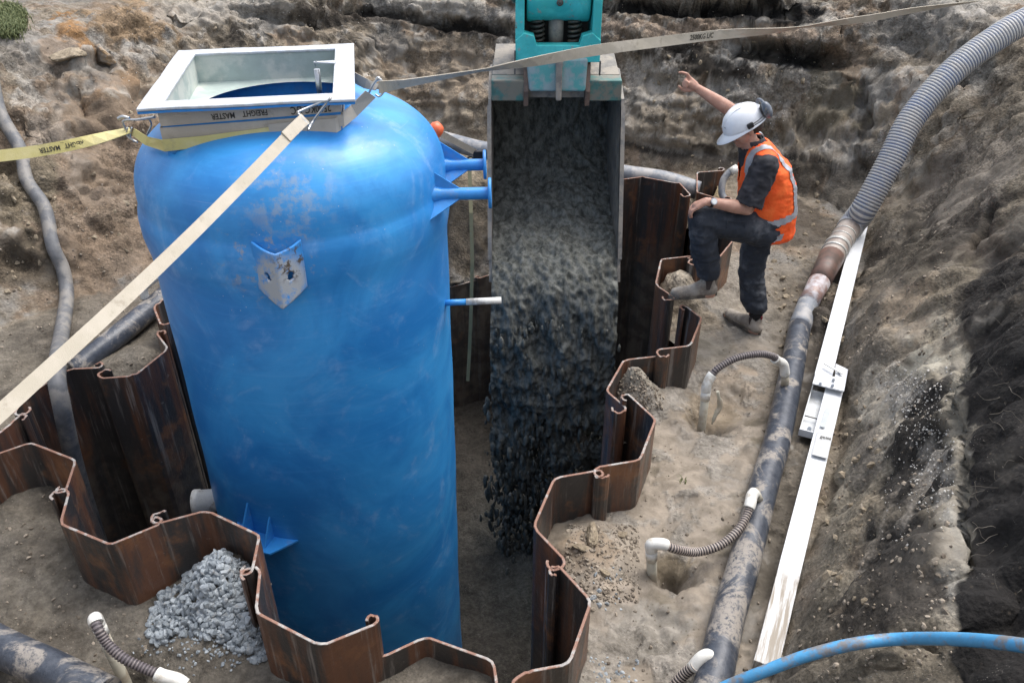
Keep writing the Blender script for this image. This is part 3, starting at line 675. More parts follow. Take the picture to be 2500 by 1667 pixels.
m = M(); loops_mesh([rect_loop(nx + .012, ny + .012, 1.80), rect_loop(nx + .008, ny + .008, 2.0), rect_loop(nx + .006, ny + .006, HZ - .012)], m=m); m.build('neck', BLUE, tank)
m = M(); loops_mesh([rect_loop(nx - .012, ny - .012, 1.935), rect_loop(nx - .012, ny - .012, HZ - .006)], m=m)
# liner deck between the square neck and the round opening
NN = 24; R_ = []
rl = rect_loop(nx - .012, ny - .012, 1.936, 12)
for v in rl:
    d_ = Vector((v.x - TC.x - .012, v.y - TC.y, 0)).normalized(); dm_ = (Vector((v.x - TC.x - .012, v.y - TC.y, 0))).length; q0_ = min(.462, dm_ * .985); R_.append(Vector((TC.x + .012 + d_.x * q0_, TC.y + d_.y * q0_, 1.925)))
loops_mesh([rl, R_], m=m); m.build('neck_lining', GELGREY, tank)
rimm = M(); jr = random.Random(3)
def wob_loop(l_, amt): return [v + Vector((0, 0, amt * math.sin(k * 1.7) * .5 + jr.uniform(-amt, amt) * .5)) for k, v in enumerate(l_)]
T0 = rect_loop(HW, HD, HZ); T1 = rect_loop(nx - .02, ny - .02, HZ + .001)
T0 = wob_loop(T0, .003); B0 = [v - Vector((0, 0, .014)) for v in T0]; B1 = [v - Vector((0, 0, .014)) for v in T1]
loops_mesh([T0, T1, B1, B0], close=True, m=rimm)
rim = rimm.build('hatch_rim', WHITEGEL, tank); bv = rim.modifiers.new('soft', 'BEVEL'); bv.width = .004; bv.segments = 2; bv.limit_method = 'ANGLE'
hdir = lambda v: Vector((v.x - HC.x, v.y - HC.y, 0)).normalized()
m = M(); loops_mesh([[v - Vector((0, 0, .0155)) + hdir(v) * -.002 for v in T0], [v - Vector((0, 0, .0155)) + hdir(v) * .03 for v in T1], [v - Vector((0, 0, .026)) + hdir(v) * .03 for v in T1], [v - Vector((0, 0, .026)) + hdir(v) * -.004 for v in T0]], close=True, m=m)
m.build('rim_underside', BLUE, tank)
# spring latch inside the hatch
lp = hp(nx - .07, .12, HZ)
m = M(); m.cyl(lp + Vector((-.045, 0, -.03)), lp + Vector((-.045, 0, -.22)), .016, 14); m.build('latch_tube', ZINC, tank)
m = M(); m.prism([lp + Vector((-.055, -.012, .004)), lp + Vector((.06, -.03, .004)), lp + Vector((.06, .03, .004)), lp + Vector((-.055, .0, .004))], (0, 0, .006)); m.build('latch_arm', WHITEGEL, tank)
m = M(); m.tube(catmull([lp + Vector((-.045, 0, -.02)), lp + Vector((-.05, -.005, .0)), lp + Vector((-.04, -.01, .012)), lp + Vector((-.03, 0, 0))], 5), .003, 6); m.build('latch_hook', ZINC, tank)
# ---- nozzles
def surf(a, zz, off=0): return tax(zz) + Vector((math.cos(a), math.sin(a), 0)) * (TR + off)
def nozzle(Yn, zn, xe, pipe_r=.032, fl_r=.078):
    a_ = math.asin((Yn - TC.y) / TR); root = Vector((tax(zn).x + TR * math.cos(a_) - .05, Yn, zn)); end = Vector((xe, Yn + .004, zn + .006))
    m = M(); m.revolve([(.075, 0), (.045, .05), (pipe_r + .003, .085), (pipe_r, .12), (pipe_r, (end - root).length)], root, 24, axis=end - root); nz_ = m.build('nozzle', BLUE, tank)
    ax = (end - root).normalized(); f = M(); f.revolve([(0, -.008), (fl_r, -.008), (fl_r + .002, 0), (fl_r, .008), (pipe_r - .006, .009), (pipe_r - .008, -.05), (0, -.05)], end, 32, axis=ax); f.build('flange', BLUE, nz_)
    g = M(); 
    for up_, ln in ((Vector((0, .1, 1)).normalized(), .15), (Vector((0, -.75, -.65)).normalized(), .17), (Vector((0, .5, -.85)).normalized(), .13)):
        A = root + ax * .0 + up_ * ln; B = root + ax * .185 + up_ * (pipe_r - .004); Cc = root + up_ * .0; side = ax.cross(up_).normalized() * .008
        g.prism([A - side / 2, B - side / 2, Cc - side / 2], side)
    g.build('gusset', BLUE, nz_)
nozzle(4.32, 1.57, -.150); nozzle(4.00, 1.535, -.115)
# sampling pipe, blue then white
a_ = math.asin((4.1 - TC.y) / TR); rt_ = Vector((TC.x + TR * math.cos(a_) - .03, 4.10, .825)); e1 = PY(1138, 737, 4.10); e2 = PY(1224, 733, 4.10)
m = M(); m.tube([rt_, e1], .0185, 16); sp_ = m.build('sampling_pipe', BLUE, tank)
m = M(); m.tube([e1 - (e1 - e2).normalized() * 0, e2], .0195, 16); m.build('white_end', PVC, sp_)
# white capped stub on the left
c0 = PY(492, 1223, 4.0); m = M(); dx_ = Vector((1, .12, .0)).normalized()
m.revolve([(0, -.052), (.078, -.052), (.082, -.048), (.082, -.01), (.076, -.008), (.076, .12), (.07, .125), (.07, .25)], c0, 32, axis=dx_); m.build('capped_stub', PVC, tank)
# folded lifting lug on the front shoulder
la = math.atan2(PD(690, 640, 3.5).y - TC.y, PD(690, 640, 3.5).x - TC.x)
lug0 = PD(693, 645, 3.56); best = None
for k in range(360):
    aa = math.radians(180 + k); q_ = surf(aa, 1.38); x_, y_ = proj(np.array([tuple(q_)]))
    if aa < math.radians(360) and abs(x_[0] - 685) < 3 and q_.y < TC.y: best = aa; break
la = best or math.radians(255)
rad = Vector((math.cos(la), math.sin(la), 0)); tg = Vector((-rad.y, rad.x, 0))
def lg(s_, out, zz): 
    aa = la + s_ / TR; return tax(zz) + Vector((math.cos(aa), math.sin(aa), 0)) * (TR + out)
LUGM = None
n_ = NB('muddy_blue_lug'); a1_ = n_.noise(16, 8, .72); b1_ = n_.noise(22, 8, .72)
cc_ = n_.mix(n_.math('MULTIPLY', n_.ramp(a1_, .34, .52), n_.near(lg(0, .09, 1.36), .10, .19)), (.035, .26, .66), (.37, .39, .41)); cc_ = n_.mix(n_.math('MULTIPLY', n_.ramp(b1_, .50, .56), n_.near(lg(.06, .05, 1.45), .05, .12)), cc_, (.09, .068, .048))
LUGM = n_.done(cc_, .6, 0, b1_, .4, .006)
m = M(); zt0, zb0 = 1.515, 1.235; HWL = .112; NS, NZ = 49, 36; grid = []; O = .085
for j in range(NZ):
    f_ = j / (NZ - 1)
    for i_ in range(NS):
        s_ = -1 + 2 * i_ / (NS - 1); w_ = HWL * (1 - .0 * f_)
        v_ = max(0, 1.04 - math.sqrt(s_ * s_ * 1.15 + .0016)); out = .016 + O * v_ * (.86 + .14 * f_)
        ztop = zt0 + .03 * s_ * s_; zbt = zb0 + .065 * abs(s_) ** 1.1
        grid.append(lg(s_ * w_, out, ztop + (zbt - ztop) * f_))
fs = []
def hole(i_, j):
    f_ = (j + .5) / (NZ - 1); s_ = -1 + 2 * (i_ + .5) / (NS - 1); return min(((s_ - .44) / .13) ** 2, ((s_ + .44) / .13) ** 2) + ((f_ - .52) / .085) ** 2 < 1
for j in range(NZ - 1):
    for i_ in range(NS - 1):
        if not hole(i_, j): fs.append([j * NS + i_, j * NS + i_ + 1, (j + 1) * NS + i_ + 1, (j + 1) * NS + i_])
m.add(grid, fs, 0, True); lug = m.build('lifting_lug', LUGM, tank); so = lug.modifiers.new('plate', 'SOLIDIFY'); so.thickness = .012; so.offset = -1
m = M()
for i_ in (-1, 1):                    # dark gap under the lug closes with a gel coated web
    m = M(); m.prism([lg(i_ * .02, .0, 1.26), lg(i_ * .02, .05, 1.25), lg(i_ * .08, .0, 1.32)], rad * .004); m.build('lug_web', BLUE, tank)
# anchor foot near the base, front left
fa = math.atan2(-.733, -.31) ; fz_ = -.40
def fg(s_, out, zz): return tax(zz) + Vector((math.cos(fa + s_ / TR), math.sin(fa + s_ / TR), 0)) * (TR + out)
m = M(); m.prism([fg(-.20, -.02, fz_), fg(-.06, .15, fz_), fg(.14, .13, fz_), fg(.28, -.02, fz_)], (0, 0, -.012)); ft = m.build('anchor_foot', BLUE, tank)
m = M()
for s_, h_, o_ in ((-.05, .24, .12), (.09, .17, .10)):
    A = fg(s_, -.02, fz_ + .001); B = fg(s_, o_, fz_ + .001); D = fg(s_, -.01, fz_ + h_); td = Vector((-math.sin(fa), math.cos(fa), 0)) * .012
    m.prism([A, B, D], td)
m.build('foot_gusset', BLUE, ft)

# ================================================================ lifting straps
def camw(pts, hw, twist=None):            # width vectors of a band that hangs with its face turned to the south side
    out = []; k = len(pts)
    for i_, p_ in enumerate(pts):
        T = (pts[min(i_ + 1, k - 1)] - pts[max(i_ - 1, 0)]).normalized(); V_ = (Vector((0, -.2, CAM_H)) - p_).normalized(); W = T.cross(V_).normalized()
        if twist: W = Quaternion(T, math.radians(twist[i_])) @ W
        out.append(W * (hw[i_] if hasattr(hw, '__len__') else hw))
    return out
def wire(pts, r=.0045, mat=ZINC, parent=None, name='wire_link'):
    m = M(); m.tube(catmull(pts, 6), r, 8); return m.build(name, mat, parent)
def text_on(parent, s_, size, origin, xdir, ydir, mat, name='lettering', squash=1.0):
    cu = bpy.data.curves.new(name, 'FONT'); cu.body = s_; cu.size = size; cu.extrude = .0004; cu.align_x = 'CENTER'; cu.align_y = 'CENTER'; cu.resolution_u = 2; cu.offset = .0006
    tmp = bpy.data.objects.new('tmp', cu); C.objects.link(tmp); bpy.context.view_layer.update()
    me = bpy.data.meshes.new_from_object(tmp.evaluated_get(bpy.context.evaluated_depsgraph_get())); C.objects.unlink(tmp); bpy.data.objects.remove(tmp)
    root = parent
    while root.parent: root = root.parent
    X_ = xdir.normalized(); Z_ = X_.cross(ydir).normalized(); Y_ = Z_.cross(X_)
    for v in me.vertices:
        c_ = v.co.copy(); v.co = Vector(origin) + X_ * c_.x * squash + Y_ * c_.y + Z_ * c_.z - Vector(root.location)
    me.materials.clear(); me.materials.append(mat); ob = bpy.data.objects.new(name, me); C.objects.link(ob); ob.parent = parent; return ob
# cream strap running forward-left to the bank
A = PY(742, 292, 3.60); B = PD(-60, 1062, 2.35); mid = [A.lerp(B, k / 14) - Vector((0, 0, .06 * math.sin(math.pi * k / 14) * .4)) for k in range(15)]
s1 = thing('lifting_strap', (A.x, A.y, A.z - .3), 'long flat cream strap slanting down to the bottom left in front of the tank', 'strap', 'webbing straps holding the tank')
m = M(); m.ribbon(mid, camw(mid, [.0245 for k in range(15)])); m.build('webbing', CREAM, s1)
d1 = (A - B).normalized(); w1 = camw([A, A + d1 * .1], 1)[0]
m = M(); m.ribbon([A - d1 * .16, A - d1 * .05, A + d1 * .008], [w1 * .026] * 3, .011); m.build('sewn_end', CREAM, s1)
H = PY(800, 247, 3.62)
wire([A - w1 * .04, A - w1 * .034 + d1 * .03, A + d1 * .07 - w1 * .02 + Vector((.04, 0, .02)), H, H + d1 * .02, A + d1 * .05 + w1 * .03, A + w1 * .038, A - d1 * .03 + w1 * .045], .0055, parent=s1, name='wire_hook')
wire([A - w1 * .036, A + Vector((0, -.006, 0)), A + w1 * .036], .005, parent=s1, name='hook_bar')
# yellow strap to the left
A = PY(318, 318, 3.93); B = PD(-70, 388, 3.75); mid = [A.lerp(B, k / 12) - Vector((0, 0, .02 * math.sin(math.pi * k / 12))) for k in range(13)]
s2 = thing('lifting_strap', (A.x, A.y, A.z - .2), 'yellow printed strap leaving the photo on the left side', 'strap', 'webbing straps holding the tank')
tw = [62, 50, 34, 20, 8, 0, 0, 0, 0, 0, 0, 0, 0]; wv2 = camw(mid, .0265, tw); m = M(); m.ribbon(mid, wv2); m.build('webbing', YELLOW, s2)
xd = (mid[4] - mid[9]).normalized(); nf_ = (Vector((0, -.2, CAM_H)) - mid[7]).normalized()
for tx, fpx, sq in (('FREIGHT', 176, .86), ('MASTER', 112, .86)):
    k_ = min(range(12), key=lambda k: abs(proj(np.array([tuple(mid[k])]))[0][0] - fpx)); base = min(mid, key=lambda p_: abs(proj(np.array([tuple(p_)]))[0][0] - fpx))
    q_ = PD(fpx, 0, 1); tt = (fpx - proj(np.array([tuple(A)]))[0][0]) / (proj(np.array([tuple(B)]))[0][0] - proj(np.array([tuple(A)]))[0][0])
    pos = A.lerp(B, tt) - Vector((0, 0, .02 * math.sin(math.pi * tt))); W_ = camw([pos, pos + xd * .1], 1)[0]
    Nv = xd.cross(W_).normalized(); Nv = Nv if Nv.dot(nf_) > 0 else -Nv; upv = Nv.cross(xd).normalized()
    text_on(s2, tx, .031, pos + Nv * .0035, -xd, -upv, INK, squash=.80)
m = M(); pos = A.lerp(B, (144 - 318) / (-388.)) - Vector((0, 0, .02)); m.box(pos + nf_ * .004 + Vector((0, 0, .018)), (.016, .001, .0016)); m.build('lettering', INK, s2)
e = Vector((0, 0, .03))
wire([A - Vector((.012, 0, .03)), A + Vector((-.02, -.01, .045)), A + Vector((.05, 0, .052)), A + Vector((.13, .02, .060))], .006, parent=s2, name='wire_hook')
wire([A + Vector((-.045, 0, .055)), A + Vector((-.02, 0, .066)), A + Vector((.01, 0, .058))], .009, parent=s2, name='hook_tip')
wire([A + Vector((.10, .01, .052)), A + Vector((.10, .02, .02)), A + Vector((.07, .01, -.03))], .0045, parent=s2, name='wire_link')
wire([A + Vector((.02, -.02, .02)), A + Vector((.0, -.02, -.03)), A + Vector((.03, -.02, -.055))], .0045, parent=s2, name='wire_link')
wire([A + Vector((.0, -.02, .02)), A + Vector((-.015, -.02, -.02)), A + Vector((.015, -.02, -.05))], .0045, parent=s2, name='wire_link')
# bands round the neck
def neckpt(px_, py_):
    # on the front face of the neck
    d_ = _ray(px_, py_); o_ = Vector((0, 0, CAM_H)); n0 = -HY; p0 = HC + HY * (-(ny + .018)); t_ = (p0 - o_).dot(n0) / d_.dot(n0); return o_ + d_ * t_
def neck_band(name, label, zl, zr, hw, mat, off, back=True, txt=None, cat='strap', grp='bands wrapped round the hatch neck'):
    a_, b_ = nx + .014 + off, ny + .014 + off
    fl, fr, br, bl = hp(-a_, -b_, zl), hp(a_, -b_, zr), hp(a_, b_, (zl + zr) / 2), hp(-a_, b_, (zl + zr) / 2)
    pts = [fl.lerp(fr, k / 6) for k in range(1, 6)]; al = [fl] + pts + [fr] + [fr.lerp(br, .5), br, br.lerp(bl, .5), bl, bl.lerp(fl, .5), fl + Vector((-.0005, .004, 0))]
    m = M(); m.ribbon(al, [Vector((0, 0, hw))] * len(al), .004); ob = m.build(name, mat, origin=(fl + fr) / 2 - Vector((0, 0, hw))); tag(ob, label, cat, grp); return ob, fl, fr
nb1, fl, fr = neck_band('neck_strap', 'upper printed strap band wrapped round the hatch neck just below the white rim', 2.022, 2.048, .036, GREYWEB, .000)
fd = (fr - fl).normalized()
for tx, f_, sz, sq in (('MASTER', .355, .026, .8), ('FREIGHT', .535, .026, .8), ('2500KG L/C', .82, .044, .82)):
    text_on(nb1, tx, sz, fl.lerp(fr, f_) + Vector((0, 0, -.008 if sz < .03 else -.004)) - HY * .004, -fd, Vector((0, 0, -1)), INK, squash=sq) if False else None
nb2, fl2, fr2 = neck_band('neck_strap', 'plain pale grey strap band, the middle one round the hatch neck', 1.952, 1.972, .028, GREYWEB, .005)
# lettering of the upper band (band is itself the thing, lettering its part)
def text_thing(parent_ob, s_, size, pos, sq, frm=None):
    ob = text_on_origin(parent_ob, s_, size, pos, -fd, Vector((0, 0, -1)), sq)
def text_on_origin(parent, s_, size, origin, xdir, ydir, squash):
    t_ = text_on(parent, s_, size, origin, xdir, ydir, INK, squash=squash); return t_
text_on_origin(nb1, 'MASTER', .038, fl.lerp(fr, .345) + Vector((0, 0, -.010)) - HY * .004, -fd, Vector((0, 0, -1)), .78)
text_on_origin(nb1, 'FREIGHT', .038, fl.lerp(fr, .52) + Vector((0, 0, -.008)) - HY * .004, -fd, Vector((0, 0, -1)), .78)
text_on_origin(nb1, '2500KG L/C', .052, fl.lerp(fr, .83) + Vector((0, 0, -.010)) - HY * .004, -fd, Vector((0, 0, -1)), .70)
# sagging yellow band from the left hook under the corner and back up
Y0 = PY(325, 322, 3.92); K = hp(-nx - .02, -ny - .03, 1.900); K2 = hp(-nx + .35, -ny - .028, 1.930); K3 = hp(nx - .30, -ny - .026, 1.948)
pts = [Y0, Y0.lerp(K, .5) - Vector((0, .02, .005)), K, K.lerp(K2, .5) - Vector((0, 0, .006)), K2, K3]
m = M(); m.ribbon(pts, [Vector((.012, -.005, .018)), Vector((.012, -.004, .022)), Vector((0, -.006, .030)), Vector((0, -.004, .027)), Vector((0, 0, .020)), Vector((0, 0, .014))], .004)
tag(m.build('neck_strap', YELLOW), 'short yellow band sagging below the left front corner of the hatch neck', 'strap', 'bands wrapped round the hatch neck')
# grey strap from the right front of the neck up to the right hook
A3 = PY(925, 212, 4.05); q1 = hp(nx - .33, -ny - .030, 1.945); q2 = hp(nx - .02, -ny - .034, 1.952); q3 = hp(nx + .07, -ny + .08, 1.985)
m = M(); m.ribbon([q1, q1.lerp(q2, .5), q2, q3, PY(905, 230, 4.0)], [Vector((0, 0, .030)), Vector((0, 0, .034)), Vector((0, 0, .036)), Vector((-.01, -.01, .030)), Vector((-.02, -.02, .022))], .004)
g3 = m.build('neck_strap', GREYWEB); tag(g3, 'grimy strap rising round the right front corner of the neck to the right hook', 'strap', 'bands wrapped round the hatch neck')
m = M(); m.ribbon([hp(nx + .05, ny - .35, 2.03), PY(893, 205, 4.35), PY(921, 214, 4.1)], [Vector((.0, 0, .03)), Vector((.01, 0, .025)), Vector((.01, 0, .015))], .004); m.build('doubled_end', CREAM, g3)
# right strap over to the far bank, twisting
B3 = PY(2385, 2, 8.1)
dd = [(925, 214), (980, 206), (1080, 189), (1187, 170), (1320, 148), (1450, 124), (1600, 104), (1750, 86), (1900, 75), (1990, 62), (2120, 46), (2230, 26), (2385, 4)]
k13 = len(dd); dep0, dep1 = 3.95, 6.6; mid = []
for i_, (a_, b_) in enumerate(dd):
    f_ = (a_ - 925) / (2385 - 925); inv = (1 - f_) / dep0 + f_ / dep1; mid.append(PD(a_, b_, 1 / inv))
mid = catmull(mid, 4); tws = np.interp([float(proj(np.array([tuple(p_)]))[0][0]) for p_ in mid], [925, 980, 1180, 1330, 1560, 1780, 1960, 2100, 2230, 2385], [20, 50, 80, 30, 0, 20, 82, 35, 50, 84]).tolist()
s3 = thing('lifting_strap', tuple(mid[0] - Vector((0, 0, .3))), 'twisted cream strap stretched across the bucket to the far right bank', 'strap', 'webbing straps holding the tank')
m = M(); wv3 = camw(mid, .030, tws); m.ribbon(mid, wv3); m.build('webbing', CREAM, s3)
kk = min(range(len(mid)), key=lambda k: abs(proj(np.array([tuple(mid[k])]))[0][0] - 1718)); T_ = (mid[kk + 1] - mid[kk - 1]).normalized(); N_ = T_.cross(wv3[kk]).normalized(); vv = (Vector((0, 0, CAM_H)) - mid[kk]).normalized(); N_ = N_ if N_.dot(vv) > 0 else -N_
text_on(s3, '2500KG L/C', .044, mid[kk] + N_ * .004, T_, N_.cross(T_), INK, squash=.9)
wire([A3 + Vector((-.05, 0, -.03)), A3 + Vector((-.02, 0, .02)), A3 + Vector((.012, 0, .035)), A3 + Vector((.02, 0, -.02)), A3 + Vector((0, -.01, -.045)), A3 + Vector((-.02, -.01, -.035))], .0055, parent=s3, name='wire_hook')
wire([A3 + Vector((-.01, 0, .03)), A3 + Vector((.0, 0, .042)), A3 + Vector((.012, 0, .028))], .008, parent=s3, name='hook_tip')

# ================================================================ excavator bucket
XL, XR = -.175, .825
def yz(x_, pts): return [Vector((x_, a_, b_)) for a_, b_ in pts]
side = [(6.02, 1.44), (5.93, 1.20), (5.80, .85), (5.60, .38), (5.50, .20), (5.62, .14), (6.0, .20), (6.45, .36), (6.82, .72), (6.95, 1.15), (6.84, 1.48), (6.4, 1.56)]
bk = thing('excavator_bucket', (.325, 6.1, .14), 'wide muddy digging bucket tipped forward and pouring concrete behind the tank', 'excavator bucket')
for x_, w_ in ((XL, .022), (XR - .022, .022)):
    m = M(); m.prism(yz(x_, side), (w_, 0, 0)); m.build('side_plate', STEELG, bk)
for x_ in (XL - .008, XR - .022):               # cutting wear strips on the side edges
    m = M(); m.prism(yz(x_, [(6.0, 1.40), (5.90, 1.18), (5.76, .84), (5.56, .36), (5.60, .35), (5.83, .84), (5.96, 1.16), (6.05, 1.38)]), (.030, 0, 0)); m.build('wear_strip', STEELG, bk)
prof_ = [(5.50, .20), (5.70, .14), (6.0, .19), (6.45, .35), (6.81, .71), (6.94, 1.15), (6.83, 1.50), (6.5, 1.57), (6.2, 1.57)]
pp = catmull([Vector((0, a_, b_)) for a_, b_ in prof_], 5); m = M(); vs = []
for p_ in pp: vs += [Vector((XL + .024, p_.y, p_.z)), Vector((XR - .024, p_.y, p_.z)), Vector((XR - .024, p_.y, p_.z)) + Vector((0, .02, -.02)), Vector((XL + .024, p_.y, p_.z)) + Vector((0, .02, -.02))]
fs = [[i_ * 4 + j, (i_ + 1) * 4 + j, (i_ + 1) * 4 + (j + 1) % 4, i_ * 4 + (j + 1) % 4] for i_ in range(len(pp) - 1) for j in range(4)]
m.add(vs, fs, 0, True); m.build('bucket_shell', DARKST, bk)
# top beam in front of the ears
for x_ in (XL + .145, XR - .145): m = M(); m.box((x_, 6.10, 1.500), (.242, .16, .15), bev=.008); m.build('top_beam', DTEAL, bk)
m = M(); m.box(((XL + XR) / 2, 6.16, 1.48), (.56, .14, .10), bev=.006); m.build('cross_tube', STEELG, bk)
m = M(); m.prism([Vector((XL + .03, 6.18, 1.577)), Vector((XL + .26, 6.18, 1.577)), Vector((XL + .26, 6.60, 1.70)), Vector((XL + .05, 6.60, 1.70))], (0, .004, -.03)); m.build('top_plate', STEELG, bk); m = M(); m.prism([Vector((XR - .25, 6.18, 1.577)), Vector((XR - .03, 6.18, 1.577)), Vector((XR - .05, 6.60, 1.70)), Vector((XR - .25, 6.60, 1.70))], (0, .004, -.03)); m.build('top_plate', STEELG, bk)
for x_ in (.085, .535):
    m = M(); m.prism(yz(x_, [(6.02, 1.39), (6.00, 1.50), (6.06, 1.68), (6.25, 1.82), (6.45, 1.80), (6.55, 1.6), (6.4, 1.44)]), (.034, 0, 0)); m.build('ear_plate', simple('rusty_ear_steel', (.17, .11, .08), .6, 0, (.08, .06, .05), .5, 9, .4) if x_ < .1 else bpy.data.materials['rusty_ear_steel'], bk)

# ================================================================ quick hitch above the bucket
ht = thing('quick_hitch', (.33, 6.2, 1.5), 'turquoise quick hitch with cylinder and two coil springs gripping the bucket', 'excavator hitch')
FXL, FXR = .025, .63
m = M(); f_ = [(6.02, 1.70), (6.02, 1.86), (6.10, 2.5), (6.45, 2.5), (6.5, 1.78), (6.3, 1.66)]
m.build('cheek_plate', TEAL, ht) if False else None
for x_ in (FXL, FXR - .062):
    m = M(); m.prism(yz(x_, [(6.05, 1.74), (6.07, 2.6), (6.50, 2.6), (6.52, 1.78)]), (.062, 0, 0)); o_ = m.build('cheek_plate', TEAL, ht); b_ = o_.modifiers.new('b', 'BEVEL'); b_.width = .006; b_.segments = 2
m = M(); m.prism([Vector((FXL, 6.03, 1.70)), Vector((FXR, 6.03, 1.70)), Vector((FXR, 6.035, 1.85)), Vector((FXR - .06, 6.04, 1.90)), Vector((FXR - .13, 6.04, 1.88)), Vector((FXR - .15, 6.04, 1.815)), Vector((FXL + .15, 6.04, 1.815)), Vector((FXL + .13, 6.04, 1.88)), Vector((FXL + .06, 6.04, 1.90)), Vector((FXL, 6.035, 1.85))], (0, .10, 0))
o_ = m.build('cross_bar', TEAL, ht); b_ = o_.modifiers.new('b', 'BEVEL'); b_.width = .005; b_.segments = 2; b_.limit_method = 'ANGLE'
m = M(); m.prism([Vector((.125, 5.99, 1.500)), Vector((.535, 5.99, 1.500)), Vector((.545, 6.02, 1.73)), Vector((.10, 6.02, 1.73))], (0, .20, .02)); o_ = m.build('nose_block', simple('worn_grey_teal', (.24, .33, .34), .5, 0, (.05, .30, .29), .55, 7, .5), ht); b_ = o_.modifiers.new('b', 'BEVEL'); b_.width = .018; b_.segments = 3; b_.limit_method = 'ANGLE'
m = M(); m.prism([Vector((.318, 5.94, 1.45)), Vector((.358, 5.94, 1.45)), Vector((.362, 5.985, 1.72)), Vector((.312, 5.985, 1.72))], (0, .08, 0)); o_ = m.build('centre_rib', STEELG, ht); b_ = o_.modifiers.new('b', 'BEVEL'); b_.width = .008; b_.segments = 2
m = M(); m.revolve([(0, 0), (.155, 0), (.165, .015), (.165, .11), (.158, .115), (.158, .335), (.165, .34), (.165, .435), (.155, .45), (0, .45)], Vector((.105, 6.26, 2.10)), 48, axis=(1, 0, 0)); dr = m.build('drum_housing', TEAL, ht)
m = M(); m.revolve([(0, .012), (.010, .012), (.010, -.002), (.024, -.002), (.024, .010), (.012, .012)], Vector((.335, 6.105, 2.09)), 20, axis=(0, -1, .1)); m.build('grease_bolt', DARKST, dr)
for x_ in (.185, .455):
    m = M(); sp = []; 
    for k in range(150): a_ = k / 150 * 2 * math.pi * 6; sp.append(Vector((x_ + .042 * math.cos(a_), 6.22 + .042 * math.sin(a_), 1.79 + .20 * k / 150)))
    m.tube(sp, .011, 7); m.build('coil_spring', SPRING, ht)
m = M(); m.cyl((.32, 6.24, 1.74), (.32, 6.24, 2.0), .055, 24); m.build('ram_rod', STEELG, ht)
m = M(); m.box((.33, 6.45, 2.0), (.60, .04, .9)); m.build('back_plate', DARKST, ht)
for s_, x_ in ((-1, FXL), (1, FXR)):
    m = M(); m.revolve([(0, 0), (.085, 0), (.085, .025), (.055, .03), (.055, .07), (.070, .072), (.070, .095), (0, .097)], Vector((x_, 6.28, 2.14)), 28, axis=(s_, 0, 0)); m.build('pin_boss', DTEAL, ht)
m = M(); m.box((FXL - .004, 6.035, 1.70), (.010, .03, .16)); m.build('keeper', DARKST, ht); m = M(); m.box((FXR + .004, 6.035, 1.66), (.010, .03, .10)); m.build('keeper', DARKST, ht)

# ================================================================ concrete sliding out of the bucket and falling
path = [(6.86, 1.25), (6.84, .98), (6.70, .72), (6.38, .53), (6.00, .41), (5.66, .31), (5.44, .12), (5.38, -.15), (5.36, -.5), (5.36, -.9), (5.37, -1.5), (5.38, -1.9)]
pp = catmull([Vector((0, a_, b_)) for a_, b_ in path], 26); pp, _ = resample(pp, .013); W_ = np.linspace(0, 1, 80); cv = []
nr = len(pp)
for i_, p_ in enumerate(pp):
    fall = max(0, (.25 - p_.z)); x0 = XL + .024 - .03 * min(1, fall * 2) + .02 * fall; x1 = XR - .024 - .01 * fall
    for w_ in W_: cv.append((x0 + (x1 - x0) * w_, p_.y - .04 * math.sin(math.pi * w_), p_.z))
cv = np.array(cv); T0_ = np.array([tuple((pp[min(i_ + 1, nr - 1)] - pp[max(i_ - 1, 0)]).normalized()) for i_ in range(nr)]); Nn = np.stack([np.zeros(nr), T0_[:, 2], -T0_[:, 1]], 1); Nn = np.repeat(Nn, 80, 0)
st_ = cv * np.array([1, 1, .55]); lowf = sm(-cv[:, 2], -.3, .5)
dsp_ = fbm(st_, 3.0, 5, .58, True) * .085 + fbm(st_, 11, 5, .65, True) * .034 + fbm(cv, 34, 3) * .012
cv = cv + Nn * (dsp_ * (1 + .6 * lowf))[:, None]
ii = np.arange(len(cv)).reshape(nr, 80); qq = np.stack([ii[:-1, :-1], ii[:-1, 1:], ii[1:, 1:], ii[1:, :-1]], -1).reshape(-1, 4)
cm = fbm(st_, 5.5, 4, .6) ; hole_ = (cm + .1 * np.sin(cv[:, 0] * 20) < (-.62 + .78 * sm(-cv[:, 2], .25, 1.9)))
qq = qq[~hole_[qq].all(1)]
cs = M(); cs.add([tuple(v) for v in cv], [list(map(int, r_)) for r_ in qq], 0, True)
rj = random.Random(5); bmb = bmesh.new(); bmesh.ops.create_icosphere(bmb, subdivisions=2, radius=1); bvs = np.array([tuple(v.co) for v in bmb.verts]); bfs = [[v.index for v in f.verts] for f in bmb.faces]; bmb.free()
for k in range(5600):
    zz = -.05 - 2.5 * rj.random() ** .95; fall = .25 - zz
    cx_ = XL + .03 + (XR - XL - .06) * (rj.random()) + rj.gauss(0, .03) * fall; cy_ = 5.37 + rj.gauss(0, .05 + .035 * fall)
    if gnoise(np.array([[cx_ * 3.2, cy_ * 2, zz * 1.6]]))[0] < -.16 + .07 * fall and fall > .35: continue
    s_ = rj.uniform(.006, .023) * (1.15 if rj.random() < .15 else 1.0); sc = np.array([s_ * rj.uniform(.7, 1.1), s_ * rj.uniform(.7, 1.1), s_ * rj.uniform(1.3, 3.4)])
    nzv = 1 + .38 * gnoise(bvs * 1.5 + k * 3.1) + .22 * gnoise(bvs * 3.7 + k * 1.7)
    vv = bvs * nzv[:, None] * sc + np.array([cx_, cy_, zz]); cs.add([tuple(v) for v in vv], bfs, 0, True)
